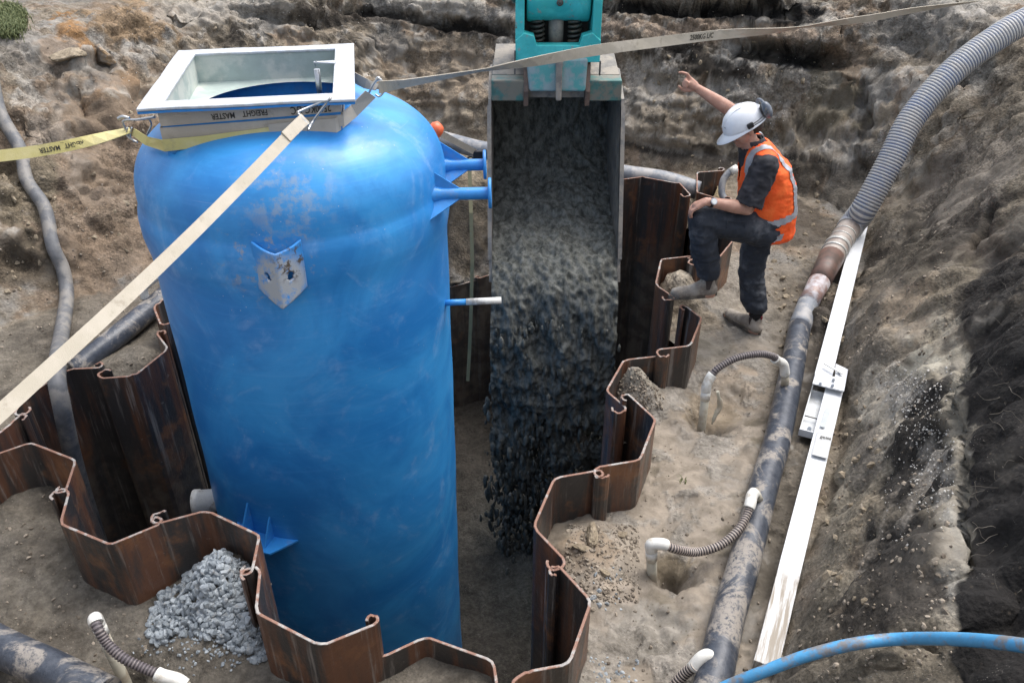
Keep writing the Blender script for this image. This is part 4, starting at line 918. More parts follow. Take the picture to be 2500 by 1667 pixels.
co = cs.build('falling_concrete', CONC, origin=(.325, 5.5, -2.5)); tag(co, 'wet dark grey concrete sliding from the bucket and falling into the pit', 'concrete', kind='stuff')
# ================================================================ header pipes, well points and hoses
def pipe(name, pts, r, mat, label, cat, n=24, sub=8, group=None, parts=None):
    c_ = catmull(pts, sub) if len(pts) > 2 else [Vector(p_) for p_ in pts]; m = M(); m.tube(c_, r, n); ob = m.build(name, mat); tag(ob, label, cat, group); return ob
GP_ = 'dewatering header pipes round the pit'
hr = [P(1715, 1750, .07), P(1745, 1650, .08), P(1776, 1510, .08), P(1815, 1380, .08), P(1870, 1167, .08), P(1895, 1085, .08), P(1927, 936, .08), P(1952, 800, .08)]
hdr = thing('header_pipe', tuple(hr[4] - Vector((0, 0, .08))), 'thick muddy black pipe along the right bank with a taped steel end', 'pipe', GP_)
m = M(); m.tube(catmull(hr, 8), .078, 32); m.build('pipe', HDPE, hdr)
e0 = P(1952, 800, .08); e1 = P(1972, 742, .11); e2 = P(2000, 690, .15); e3 = P(2030, 628, .20)
m = M(); m.tube(catmull([e0, e0.lerp(e1, .5), e1], 4), [.079] * 3 + [.078] * 3 + [.076] * 2 + [.074], 28); m.build('pale_sleeve', HDPEG, hdr)
m = M(); m.tube([e1, e1.lerp(e2, .45), e2], [.076, .075, .083], 28); m.build('taped_joint', simple('worn_silver_tape', (.50, .48, .50), .4, .0, (.22, .12, .09), .7, 9, .3), hdr)
m = M(); m.tube([e2, e2.lerp(e3, .5), e3], [.084, .092, .100], 28); m.build('rusty_reducer', simple('brown_steel', (.15, .085, .065), .5, 0, (.07, .05, .04), .6, 8, .3), hdr)
# suction hose with helix ribs
hc = [P(2030, 628, .20), P(2052, 590, .22), PD(2085, 543, 6.98), PD(2111, 508, 6.85), PD(2170, 400, 6.75), PD(2228, 287, 6.70), PD(2326, 175, 6.65), PD(2438, 90, 6.62), PD(2530, 38, 6.6)]
cv_, ln = resample(catmull(hc, 20), .0062); rr = []; d_ = 0
sh = thing('suction_hose', tuple(hc[3] - Vector((0, 0, .1))), 'fat ribbed grey and blue suction hose climbing the right bank', 'hose')
lim = next(i_ for i_, p_ in enumerate(cv_) if proj(np.array([tuple(p_)]))[1][0] < 560)
m = M(); nseg = len(cv_); n_ = 30
ribs = [.101 + .0075 * (0.5 + .5 * math.cos(2 * math.pi * i_ / 4)) for i_ in range(nseg)]
o0 = len(m.v); m.tube(cv_[lim:], ribs[lim:], n_); 
for fi_ in range(len(m.m)):
    ring = fi_ // n_
    m.m[fi_] = 1 if (ring + lim) % 4 in (1, 2) else 0
m.build('ribbed_wall', [SUCT, SUCTD], sh)
m = M(); m.tube(cv_[:lim + 2], .096, 28); m.build('cuff', FLEXL, sh)
CL = simple('galvanised_clamp', (.56, .56, .53), .35, .3, (.30, .26, .22), .4, 14, .2)
for f_, w_ in ((.12, 5), (.32, 8), (.56, 3), (.74, 3)):
    i_ = int(lim * f_); m = M(); m.tube(cv_[i_:i_ + w_], .104 if f_ < .5 else .100, 28); m.build('hose_clamp', CL, sh)
# other headers
lh = [P(-120, 1510, .03), P(0, 1577, .03), P(120, 1632, .03), P(260, 1700, .03)]
pipe('header_pipe', lh, .083, HDPE, 'thick muddy black pipe across the bottom left corner of the photo', 'pipe', 32, group=GP_)
pipe('header_pipe', [P(180, 905, .02), P(205, 886, .04), P(300, 810, .10), P(405, 722, .12), P(470, 670, .12)], .078, HDPE, 'dark pipe lying behind the left wall piles beside the tank', 'pipe', 28, group=GP_)
hb = [PY(980, 318, 8.35), PY(1085, 343, 8.15), PY(1195, 370, 7.95), PY(1400, 402, 7.65), PY(1520, 425, 7.45), PY(1620, 440, 7.32), PY(1706, 466, 7.2)]
pb = pipe('header_pipe', hb, .088, HDPEG, 'grey spotted pipe running along the back wall behind the bucket', 'pipe', 26, group=GP_)
# well points: riser, elbows and a ribbed flexible link to the header
FLEXG = simple('hose_groove', (.05, .042, .045), .6)
def flex(pts, r, mats, parent, pitch=.0075):
    c_, _ = resample(catmull(pts, 12), pitch / 2); m = M(); m.tube(c_, [r + .0026 * math.cos(math.pi * i_ / 2) for i_ in range(len(c_))], 14)
    for i_ in range(len(m.m)): m.m[i_] = 1 if (i_ // 14) % 4 in (1, 2) else 0
    m.build('flexible_link', [mats, FLEXG], parent)
GW = 'well point connections round the pit'
def well(base, top, link, head, label, fmat, rh=.021, into=None, elb=.030):
    t_ = thing('well_point', tuple(base), label, 'well point', GW)
    m = M(); m.tube([base - Vector((0, 0, .12)), base, top], .026, 20); m.build('riser', PVCOLD, t_)
    d1 = (link[1] - link[0]).normalized(); A_ = top; B_ = link[0]
    m = M(); m.tube([A_ - (A_ - base).normalized() * .075, A_ - (A_ - base).normalized() * .01], .0295, 20); m.build('riser_socket', PVC if into is None else PVC, t_)
    m = M(); m.tube(catmull([A_ - (A_ - base).normalized() * .012, A_ + (A_ - base).normalized() * .025, A_.lerp(B_, .45) + Vector((0, 0, .018)), B_, B_ + d1 * .02], 6), elb, 20); m.build('elbow', PVC, t_)
    flex(link, rh, fmat, t_)
    if head:
        m = M(); m.tube(catmull([link[-1] - (link[-1] - link[-2]).normalized() * .03, link[-1], head[0], head[1]], 6), elb, 20); m.build('elbow', PVC, t_)
        m = M(); m.tube([head[1], head[2]], .025, 18); m.build('stub', PVCOLD, t_)
    return t_
b1 = P(1712, 1050, -.06); Yb = b1.y; tp = PY(1724, 950, Yb)
w1_ = well(b1, tp, [PY(1735, 920, Yb + .02), PY(1752, 900, Yb + .04), PY(1795, 875, Yb + .08), PY(1850, 864, Yb + .12), PY(1885, 869, Yb + .16), PY(1897, 880, Yb + .18)],
     [PY(1913, 890, Yb + .2), PY(1917, 915, Yb + .2), PY(1916, 940, Yb + .2)], 'white elbow well point with dark hose arching to the black pipe, nearest the worker', FLEX)
m = M(); q_ = PY(1752, 965, Yb + .03); m.tube(catmull([PY(1752, 955, Yb + .03), PY(1758, 990, Yb + .02), PY(1748, 1010, Yb), PY(1738, 1035, Yb - .02)], 5), [.010] * 3 + [.018] * 7 + [.013] * 4 + [.006] * 2, 8); m.build('mud_rag', PVCOLD, w1_)
b2 = P(1592, 1412, -.05); Yb = b2.y; tp = PY(1590, 1338, Yb)
well(b2, tp, [PY(1618, 1328, Yb - .01), PY(1650, 1340, Yb - .01), PY(1700, 1347, Yb + .03), PY(1755, 1332, Yb + .06), PY(1798, 1298, Yb + .12), PY(1822, 1260, Yb + .20), PY(1832, 1228, Yb + .26)],
     [PY(1835, 1212, Yb + .30), PY(1843, 1201, Yb + .33), PY(1852, 1220, Yb + .36)], 'white elbow well point beside a wet hole with a sagging brownish ribbed hose', FLEXL)
hw = P(1700, 1620, .12); Yh = hw.y
t_ = thing('well_point', tuple(P(1735, 1667, 0)), 'white elbow well point at the very bottom of the photo on the black pipe', 'well point', GW)
m = M(); m.tube(catmull([PY(1690, 1632, Yh), PY(1712, 1606, Yh + .02), PY(1730, 1600, Yh + .03), PY(1732, 1620, Yh + .03)], 6), .029, 20); m.build('elbow', PVC, t_)
m = M(); m.tube([PY(1732, 1620, Yh + .03), PY(1733, 1665, Yh + .03)], .025, 18); m.build('stub', PVCOLD, t_)
flex([PY(1697, 1624, Yh), PY(1670, 1645, Yh), PY(1645, 1675, Yh - .02), PY(1630, 1710, Yh - .06)], .023, FLEXL, t_)
b4 = P(306, 1664, -.22); Yb = b4.y; tp = PY(232, 1505, Yb)
well(b4, PY(238, 1520, Yb), [PY(232, 1512, Yb - .03), PY(240, 1535, Yb - .07), PY(262, 1570, Yb - .10), PY(300, 1605, Yb - .14), PY(350, 1630, Yb - .16), PY(398, 1650, Yb - .18)],
     [PY(430, 1658, Yb - .18), PY(452, 1672, Yb - .19), PY(455, 1710, Yb - .2)], 'white capped well point with purplish ribbed hose at the bottom left', FLEX)
b5 = P(358, 744, .12); Yb = b5.y
t_ = thing('well_point', tuple(b5), 'white elbow well point just left of the tank under the strap', 'well point', GW)
m = M(); m.tube([b5, PY(353, 722, Yb)], .024, 18); m.build('stub', PVCOLD, t_)
m = M(); m.tube(catmull([PY(354, 728, Yb), PY(350, 705, Yb), PY(362, 690, Yb + .02), PY(388, 672, Yb + .04)], 6), .032, 20); m.build('elbow', PVC, t_)
Yb = 6.9; t_ = thing('well_point', tuple(PY(1770, 480, Yb)), 'pale bent connection pipe showing between the corner pile and the worker', 'well point', GW)
m = M(); m.tube(catmull([PY(1772, 492, Yb - .1), PY(1762, 470, Yb - .05), PY(1766, 440, Yb), PY(1782, 420, Yb + .03), PY(1800, 410, Yb + .05)], 6), .030, 18); m.build('flexible_link', HDPEG, t_)
m = M(); m.tube([PY(1782, 421, Yb + .03), PY(1800, 410, Yb + .05)], .036, 18); m.build('elbow', PVC, t_)
# grey lay-flat hose down the left bank and over the wall
hs_ = [GN(-12, 190), GN(10, 280), GN(45, 370), GN(80, 440), GN(112, 520), GN(142, 600), GN(160, 660)]
hp_ = [h_[0] + h_[1] * .045 for h_ in hs_]
pts = hp_ + [P(163, 720, .08), P(156, 780, .07), P(148, 830, .12), P(142, 872, .33), P(143, 925, .34) - Vector((0, .02, 0)), PY(150, 987, P(143, 925, .34).y - .10), PY(163, 1051, P(143, 925, .34).y - .10), PY(182, 1130, P(143, 925, .34).y - .08), PY(212, 1230, P(143, 925, .34).y - .05), PY(262, 1380, P(143, 925, .34).y)]
c_, _ = resample(catmull(pts, 10), .012); m = M(); m.tube(c_, [.050 + .0018 * (i_ % 2) for i_ in range(len(c_))], 22); gh = m.build('discharge_hose', GHOSE); tag(gh, 'dull grey hose hanging down the left bank and over the sheet piles', 'hose')
m = M(); sd_ = [p_ + Vector((.036, -.028, .022)) for p_ in c_[int(len(c_) * .44):int(len(c_) * .60)]]; m.tube(sd_, .007, 6)
m.build('yellow_stripe', YELLOW, gh)
# blue pipe arching over the right bank in the foreground
pts = [PD(1690, 1715, 2.9), PD(1780, 1672, 2.85), PD(1850, 1644, 2.8), PD(1960, 1603, 2.75), PD(2080, 1572, 2.7), PD(2200, 1559, 2.66), PD(2350, 1560, 2.45), PD(2500, 1575, 2.25), PD(2620, 1600, 2.1)]
pipe('water_pipe', pts, .0205, BHOSE, 'thin muddy blue pipe curving across the bottom right corner', 'pipe', 18, 10)

# ================================================================ white aluminium beams and their clamp
def bar(name, a, b, wdt, hgt_, mat, parent=None, bev=.003, side=None):
    d_ = (b - a).normalized(); sx = side or d_.cross(Vector((0, 0, 1))).normalized(); uz = sx.cross(d_).normalized()
    R = Matrix((sx, d_, uz)).transposed(); m = M(); m.box((a + b) / 2, (wdt, (b - a).length, hgt_), R, bev=bev); return m.build(name, mat, parent) if parent is None else m.build(name, mat, parent)
ta = P(2103, 549, .15); tb = P(2008, 925, .13); tc = P(2037, 950, .11); td = P(1868, 1630, .06)
bm1 = thing('aluminium_beam', tuple((ta + tb) / 2 - Vector((0, 0, .05))), 'clean white aluminium beam, the upper one, reaching up to the suction hose', 'beam', 'white beams laid end to end')
bar('box_section', ta, tb, .108, .05, ALU, bm1); bar('end_plate', ta - (ta - tb).normalized() * -.002, ta + (ta - tb).normalized() * .004, .117, .052, CREAM, bm1)
bm2 = thing('aluminium_beam', tuple((tc + td) / 2 - Vector((0, 0, .05))), 'white aluminium beam, the lower one with a mud smeared near end', 'beam', 'white beams laid end to end')
bar('box_section', tc, td, .106, .05, ALUM, bm2)
m = M(); dd_ = (td - tc).normalized(); sx_ = dd_.cross(Vector((0, 0, 1))).normalized(); 
p0 = P(1982, 1110, .14); bar('paper_sticker', P(2016, 1050, .142), P(2001, 1114, .138), .085, .001, simple('sticker_grey', (.46, .47, .47), .5), bm2, 0)
bar('clear_sleeve', P(2022, 996, .143), P(2008, 1042, .141), .030, .002, simple('sleeve_grey', (.42, .45, .46), .35), bm2, 0)
f1 = P(2008, 1068, .144)
text_on(bm2, 'F2', .032, f1, -dd_.cross(Vector((0, 0, 1))) * -1, -dd_, INK, squash=.9); text_on(bm2, '500', .026, P(2022, 1070, .144), -dd_.cross(Vector((0, 0, 1))) * -1, -dd_, INK, squash=.8)
cl = thing('beam_clamp', tuple(P(2020, 930, .05)), 'white bolted angle clamp joining the two beams, with an open channel beside it', 'clamp')
q_ = [P(1990, 912, .18), P(2057, 928, .18), P(2060, 960, .18), P(1983, 940, .18)]; m = M(); m.prism([P(1991, 913, .165), P(2038, 922, .165), P(2040, 890, .165), P(2070, 904, .165), P(2060, 957, .165), P(1983, 938, .165)], (0, 0, .008)); m.build('clamp_plate', ALU, cl)
bar('latch_bar', P(2012, 886, .19), P(2057, 912, .19), .020, .008, simple('dull_latch', (.60, .60, .58), .4, .2), cl)
for a_, b_ in ((2003, 936), (2035, 927), (2033, 940), (2050, 908)):
    m = M(); m.cyl(P(a_, b_, .165), P(a_, b_, .19), .009, 12); m.build('bolt', ZINC, cl)
ca_ = P(2001, 950, .10); cb_ = P(1971, 1058, .08); dch = (cb_ - ca_).normalized(); sch = dch.cross(Vector((0, 0, 1))).normalized()
m = M(); hw_ = .048
A_, B_ = ca_ , cb_; 
R = Matrix((sch, dch, sch.cross(dch))).transposed(); mid_ = (A_ + B_) / 2; L_ = (B_ - A_).length
CHM = simple('grey_channel_inside', (.50, .52, .53), .4, .1, (.36, .36, .34), .4, 8)
m.box(mid_ + Vector((0, 0, -.02)), (.09, L_, .006), R); m.box(mid_ + sch * .045 + Vector((0, 0, .0)), (.006, L_, .045), R); m.box(mid_ - sch * .045, (.006, L_, .045), R); m.build('channel', CHM, cl)
m = M(); m.box(B_ + dch * .004, (.10, .006, .05), R); m.build('channel_end', ALU, cl)
m = M(); m.cyl(P(1976, 1046, .07), P(1976, 1046, .095), .012, 12); m.build('bolt', ZINC, cl)
m = M(); m.tube([mid_ + dch * L_ * .18 - sch * .05 + Vector((0, 0, .01)), mid_ + dch * L_ * .18 + sch * .05 + Vector((0, 0, .01))], .004, 8); m.build('cross_wire', SPRING, cl)

# ================================================================ tie-down behind the tank, orange cap
oc = M(); oc.revolve([(0, .05), (.03, .045), (.046, .02), (.05, -.02), (.05, -.06)], PD(1063, 318, 5.1), 20, axis=(.6, 0, .6)); tag(oc.build('marker_cap', simple('orange_plastic', (.75, .14, .05), .4)), 'orange plastic cap peeping from behind the tank shoulder', 'cap')
td_ = thing('tie_down_strap', tuple(PD(1165, 372, 6.3) - Vector((0, 0, .2))), 'dirty thin strap with black ratchet hanging between the tank and the bucket', 'strap')
a_, b_ = PD(1060, 318, 5.3), PD(1160, 372, 6.0); ms = [a_.lerp(b_, k / 5) for k in range(6)]; m = M(); m.ribbon(ms, camw(ms, .022)); m.build('webbing', GREYWEB, td_)
tl = [PD(1148, 385, 6.05), PD(1146, 400, 6.02), PD(1150, 520, 6.05), PD(1153, 640, 6.2), PD(1150, 760, 6.4), PD(1146, 860, 6.6), PD(1142, 930, 6.7)]; m = M(); m.ribbon(tl, camw(tl, .014)); m.build('webbing_tail', simple('olive_web', (.25, .22, .12), .8), td_)
m = M(); m.box(PD(1172, 378, 6.0), (.10, .03, .06), bev=.006); m.box(PD(1182, 372, 5.97), (.04, .05, .03), bev=.004); m.build('ratchet_body', BLACK, td_)
m = M(); m.tube(catmull([PD(1140, 396, 6.02), PD(1143, 385, 6.02), PD(1152, 383, 6.02), PD(1162, 395, 6.0)], 5), .008, 8); m.build('ratchet_loop', BLACK, td_)
# welded strut against the bucket edge seen left of it
# ================================================================ gravel heap, clods, stones
def rockmesh(seed, sub=1, flat=.75):
    rr_ = random.Random(seed); bm = bmesh.new(); bmesh.ops.create_icosphere(bm, subdivisions=sub, radius=1)
    pts_ = [tuple(v.co) for v in bm.verts]; a_ = np.array(pts_)
    for _ in range(7):                       # chop with random planes: angular faces
        n_ = np.array([rr_.gauss(0, 1) for _ in range(3)]); n_ /= np.linalg.norm(n_); d_ = rr_.uniform(.45, .8); s_ = a_ @ n_; a_ = a_ - np.outer(np.clip(s_ - d_, 0, None), n_)
    fs_ = [[v.index for v in f.verts] for f in bm.faces]; bm.free(); return a_ * np.array([1, rr_.uniform(.6, .9), flat * rr_.uniform(.7, 1)]), fs_
ROCKS = [rockmesh(k, 2) for k in range(14)]
def rot3(rr_): return np.array(Quaternion((rr_.gauss(0, 1), rr_.gauss(0, 1), rr_.gauss(0, 1), rr_.gauss(0, 1))).normalized().to_matrix())
polyg = [(489, 1355), (538, 1338), (575, 1360), (612, 1388), (608, 1410), (618, 1440), (624, 1490), (640, 1560), (654, 1612), (622, 1622), (600, 1598), (560, 1580), (512, 1560), (470, 1552), (430, 1545), (400, 1575), (372, 1572), (357, 1530), (398, 1444), (438, 1430), (456, 1403)]
def inpoly(a_, b_, pg):
    c_ = False; n_ = len(pg)
    for i_ in range(n_):
        x1_, y1_ = pg[i_]; x2_, y2_ = pg[(i_ + 1) % n_]
        if (y1_ > b_) != (y2_ > b_) and a_ < (x2_ - x1_) * (b_ - y1_) / (y2_ - y1_) + x1_: c_ = not c_
    return c_
rg = random.Random(11); m = M(); cnt = 0; cen = (530, 1480)
while cnt < 1150:
    a_ = rg.uniform(350, 665); b_ = rg.uniform(1335, 1630)
    if not inpoly(a_, b_, polyg): continue
    h_ = BV.ray_cast(Vector((0, 0, CAM_H)), _ray(a_, b_).normalized())[0]
    if h_ is None: continue
    s_ = rg.uniform(.015, .029); v_, f_ = ROCKS[rg.randrange(14)]; core = inpoly(cen[0] + (a_ - cen[0]) * 1.15, cen[1] + (b_ - cen[1]) * 1.15, polyg)
    vv = (v_ * s_) @ rot3(rg).T + np.array(h_) + np.array([0, 0, rg.uniform(.0, .035) if core else .005]); m.add([tuple(q__) for q__ in vv], f_); cnt += 1
for _ in range(190):
    a_ = rg.gauss(510, 85); b_ = rg.gauss(1570, 36); h_ = BV.ray_cast(Vector((0, 0, CAM_H)), _ray(a_, b_).normalized())[0]
    if h_ is None or h_.z < -.6: continue
    v_, f_ = ROCKS[rg.randrange(14)]; vv = (v_ * rg.uniform(.006, .014)) @ rot3(rg).T + np.array(h_); m.add([tuple(q__) for q__ in vv], f_)
tag(m.build('gravel', STONE), 'heap of crushed blue grey gravel in the hollow of the front wall', 'gravel', kind='stuff')
# loose clods
CLOD = None
n_ = NB('dry_clod'); a_ = n_.noise(14, 9, .7); CLOD = n_.done(n_.mix(n_.ramp(a_, .35, .65), (.17, .135, .09), (.34, .28, .20)), .9, 0, n_.math('ADD', a_, n_.math('MULTIPLY', n_.noise(50, 5), .4)), .8, .015)
def clod(px_, py_, size, flat, label, mat, cat='clod', name='earth_clod', seed=1, grp=None, sub=4):
    h_, n__ = GN(px_, py_); v_, f_ = rockmesh(seed, sub, flat); rr_ = random.Random(seed); nn_ = 1 + .16 * gnoise(v_ * 1.8 + seed) + .09 * gnoise(v_ * 4.7 + seed) + .05 * gnoise(v_ * 11 + seed)
    R = np.array(Matrix.Rotation(rr_.uniform(0, 6), 3, 'Z') @ Matrix.Rotation(rr_.uniform(-.3, .3), 3, 'X')); vv = (v_ * nn_[:, None] * np.array(size)) @ R.T + np.array(h_) + np.array([0, 0, size[2] * .35])
    m = M(); m.add([tuple(q__) for q__ in vv], f_, 0, False); ob = m.build(name, mat); tag(ob, label, cat, grp); return ob
clod(1448, 1312, (.085, .055, .062), .8, 'largest yellowish clod of earth leaning against the orange faced pile', CLOD, seed=4)
clod(1424, 1338, (.062, .038, .022), .7, 'flat slab-like clod lying just below the largest clod', CLOD, seed=9)
clod(1520, 1306, (.040, .035, .026), .8, 'round brownish clod right of the largest clod', CLOD, seed=12)
clod(1475, 1400, (.030, .026, .02), .8, 'small brown clod left of the wet hole', CLOD, seed=15)
clod(158 + 10, 145, (.16, .14, .11), .8, 'big orange and grey lump embedded in the upper left bank', CLOD, seed=21)
clod(255, 150, (.19, .12, .15), .8, 'pale boulder like lump jutting from the upper left bank', simple('grey_lump', (.24, .21, .175), .9, 0, (.34, .22, .11), .5, 6, .8), seed=23)
# small stones and crumbs strewn over the cut: uncountable
def strew(name, label, mat, n_, boxes, s0, s1, seed, kindcat):
    rr_ = random.Random(seed); m = M(); c_ = 0; tries = 0
    while c_ < n_ and tries < n_ * 4:
        tries += 1; bx_ = boxes[rr_.randrange(len(boxes))]; a_ = rr_.uniform(bx_[0], bx_[2]); b_ = rr_.uniform(bx_[1], bx_[3]); h_ = BV.ray_cast(Vector((0, 0, CAM_H)), _ray(a_, b_).normalized())[0]
        if h_ is None or h_.z < -.8: continue
        v_, f_ = ROCKS1[rr_.randrange(8)]; s_ = s0 + (s1 - s0) * rr_.random() ** 2.5; vv = (v_ * s_) @ rot3(rr_).T + np.array(h_); m.add([tuple(q__) for q__ in vv], f_, 0, False); c_ += 1
    tag(m.build(name, mat), label, kindcat, kind='stuff')
ROCKS1 = [rockmesh(40 + k, 1) for k in range(8)]
n_ = NB('crumb_soil'); CR = n_.done(n_.mix(n_.geo.outputs['Random Per Island'], (.10, .08, .06), (.33, .28, .22)), .9)
n_ = NB('pumice'); PU = n_.done(n_.mix(n_.geo.outputs['Random Per Island'], (.35, .32, .28), (.62, .60, .56)), .85)
strew('soil_crumbs', 'brown crumbs of soil scattered over the benches and banks', CR, 3600, [(0, 0, 2500, 420), (1250, 430, 2150, 1667), (1380, 1280, 1560, 1470), (0, 450, 420, 1667), (2000, 500, 2330, 1667), (1480, 880, 1620, 1000)], .005, .019, 3, 'soil')
strew('earth_lumps', 'loose dark lumps of earth at the foot of the banks', CLOD, 420, [(1850, 430, 2010, 660), (1900, 640, 2060, 860), (1850, 560, 1990, 760), (0, 420, 330, 760), (250, 60, 900, 330), (1500, 60, 2000, 420), (2000, 880, 2150, 1500)], .008, .045, 14, 'soil')
strew('pumice_bits', 'tiny white stones speckling the banks', PU, 1400, [(2180, 930, 2300, 1060), (2220, 1050, 2330, 1250), (2160, 900, 2260, 1000), (2150, 880, 2330, 1330), (300, 0, 900, 200), (1560, 60, 2050, 330)], .0025, .010, 4, 'stones')
n_ = NB('pale_root'); RO = n_.done((.12, .105, .085), .8); rr_ = random.Random(8); m = M()
for _ in range(46):
    h_, nn_ = GN(rr_.uniform(2380, 2500), rr_.uniform(700, 1450)) if rr_.random() < .7 else GN(rr_.uniform(2050, 2480), rr_.uniform(380, 760)); q_ = [h_ + nn_ * .004]; d_ = Vector((rr_.gauss(0, 1), rr_.gauss(0, 1), rr_.gauss(0, .6))).normalized()
    for k in range(4): d_ = (d_ + Vector((rr_.gauss(0, .5), rr_.gauss(0, .5), rr_.gauss(0, .5)))).normalized(); q_.append(q_[-1] + d_ * rr_.uniform(.012, .035) + nn_ * .005)
    m.tube(catmull(q_, 3), rr_.uniform(.0007, .0013), 5)
tag(m.build('rootlets', RO), 'fine pale rootlets sticking out of the dark right bank', 'roots', kind='stuff')
strew('stone_chips', 'grey stone chips near the clods and by the wet sand', STONE, 60, [(1440, 1380, 1520, 1500), (1440, 1600, 1560, 1667)], .008, .022, 6, 'stones')
# grass tuft on the edge of the upper left bank, and tiny sprouts
n_ = NB('grass_blades'); GRS = n_.done(n_.mix(n_.geo.outputs['Random Per Island'], (.05, .075, .02), (.17, .19, .075)), .7)
def grass(boxes, n__, label, seed, hmin, hmax, name='grass', edge=False):
    rr_ = random.Random(seed); m = M()
    for _ in range(n__):
        bx_ = boxes[rr_.randrange(len(boxes))]; jx_ = rr_.gauss(0, 9) if edge else 0; h_, nn_ = GN(rr_.uniform(bx_[0], bx_[2]) + jx_, rr_.uniform(bx_[1], bx_[3]) + jx_ * .6); L_ = rr_.uniform(hmin, hmax); a_ = rr_.uniform(0, 6.28)
        lean = Vector((math.cos(a_), math.sin(a_), 0)) * rr_.uniform(.1, .9) + Vector((.3, -.5, 0)) * (1 if edge else 0); w_ = Vector((-math.sin(a_), math.cos(a_), 0)) * .0035
        p0_ = h_; p1_ = h_ + Vector((0, 0, L_ * .6)) + lean * L_ * .25; p2_ = p1_ + lean * L_ * .5 + Vector((0, 0, L_ * .1 - (.3 * L_ if edge else 0)))
        m.add([p0_ - w_, p0_ + w_, p1_ + w_ * .7, p1_ - w_ * .7, p2_], [[0, 1, 2, 3], [3, 2, 4]])
    tag(m.build(name, GRS), label, 'grass', kind='stuff')
grass([(-60, 14, 52, 60), (-60, 24, 62, 78), (-60, 50, 46, 92)], 7000, 'patch of green turf on the rim of the upper left bank', 2, .03, .10, edge=True)
grass([(1655, 1168, 1678, 1182)], 14, 'few green sprouts in the sandy bench', 5, .02, .045)
# ================================================================ the worker
def remesh_obj(name, m, mat, parent, voxel=.008, smooth=4, disp=None, cut=None, origin=None):
    me = bpy.data.meshes.new('t'); me.from_pydata([tuple(v) for v in m.v], [], m.f); ob = bpy.data.objects.new('t', me); C.objects.link(ob)
    r = ob.modifiers.new('r', 'REMESH'); r.mode = 'VOXEL'; r.voxel_size = voxel; s = ob.modifiers.new('s', 'SMOOTH'); s.iterations = smooth; s.factor = .5
    bpy.context.view_layer.update(); ev = ob.evaluated_get(bpy.context.evaluated_depsgraph_get()); me2 = bpy.data.meshes.new_from_object(ev); C.objects.unlink(ob); bpy.data.objects.remove(ob)
    n = len(me2.vertices); co = np.empty(n * 3); me2.vertices.foreach_get('co', co); co = co.reshape(-1, 3); no = np.empty(n * 3); me2.vertices.foreach_get('normal', no); no = no.reshape(-1, 3)
    if disp: co = co + no * disp(co)[:, None]
    root = parent
    while root.parent: root = root.parent
    if cut is not None:
        keep_ = cut(co); bm = bmesh.new(); bm.from_mesh(me2); bm.verts.ensure_lookup_table(); bmesh.ops.delete(bm, geom=[bm.verts[i] for i in np.nonzero(~keep_)[0]], context='VERTS'); 
        # positions must follow the deletion
        kk_ = np.nonzero(keep_)[0]; bm.verts.ensure_lookup_table()
        for v, i in zip(bm.verts, kk_): v.co = Vector(co[i]) - root.location
        bm.to_mesh(me2); bm.free()
    else: me2.vertices.foreach_set('co', (co - np.array(root.location)).ravel())
    me2.polygons.foreach_set('use_smooth', np.ones(len(me2.polygons), bool)); me2.materials.clear(); me2.materials.append(mat); me2.update()
    o2 = bpy.data.objects.new(name, me2); C.objects.link(o2); o2.parent = parent; return o2
def cap(m, a, b, ra, rb, n=18):
    a, b = Vector(a), Vector(b); d = (b - a); L_ = d.length; d.normalize(); pts = []; rr_ = []
    for k in range(6): t_ = math.pi / 2 * k / 6; pts.append(a - d * ra * math.cos(t_)); rr_.append(max(.0008, ra * math.sin(t_)))
    for k in range(4): f_ = k / 3; pts.append(a.lerp(b, f_)); rr_.append(ra + (rb - ra) * f_)
    for k in range(1, 7): t_ = math.pi / 2 * k / 6; pts.append(b + d * rb * math.sin(t_)); rr_.append(max(.0008, rb * math.cos(t_)))
    m.tube(pts, rr_, n)
wk = thing('person', (1.62, 5.05, 0.0), 'worker in orange vest and white helmet, one boot up on a pile, arm raised', 'person')
pel = Vector((1.70, 5.12, .86)); che = Vector((1.655, 5.14, 1.20)); nk = Vector((1.575, 5.15, 1.40)); hd = Vector((1.485, 5.14, 1.530))
LS, LE_, LW = Vector((1.60, 4.955, 1.33)), Vector((1.515, 4.895, 1.065)), Vector((1.235, 4.86, 1.130)); RS, RE, RW = Vector((1.59, 5.33, 1.36)), Vector((1.47, 5.42, 1.535)), Vector((1.215, 5.43, 1.685))
LH, LK, LA = Vector((1.68, 5.03, .86)), Vector((1.235, 4.905, .985)), Vector((1.335, 4.93, .50)); RH, RK, RA = Vector((1.72, 5.22, .86)), Vector((1.70, 5.17, .47)), Vector((1.765, 5.09, .10))
SKIN = None
n_ = NB('skin'); sk_ = n_.noise(20, 5); SKIN = n_.done(n_.mix(n_.ramp(sk_, .35, .7), (.42, .22, .155), (.52, .30, .22)), .5); SKIN.node_tree.nodes['Principled BSDF'].inputs['Subsurface Weight'].default_value = .08; SKIN.node_tree.nodes['Principled BSDF'].inputs['Subsurface Scale'].default_value = .01
b = M()
cap(b, pel, che, .115, .125); cap(b, che, nk - Vector((0, 0, .05)), .13, .09); cap(b, nk - Vector((0, 0, .06)), hd - Vector((-.015, 0, .04)), .056, .052); cap(b, LS, RS, .055, .055)
hf = Vector((-.86, -.05, -.50)).normalized(); hs2 = Vector((0, -1, .0)); hu = (hf.cross(hs2)).normalized(); hu = hu if hu.z > 0 else -hu; HR = Matrix((hf, hs2, hu)).transposed()
def hpt(f_, s_, u_): return hd + hf * f_ + hs2 * s_ + hu * u_
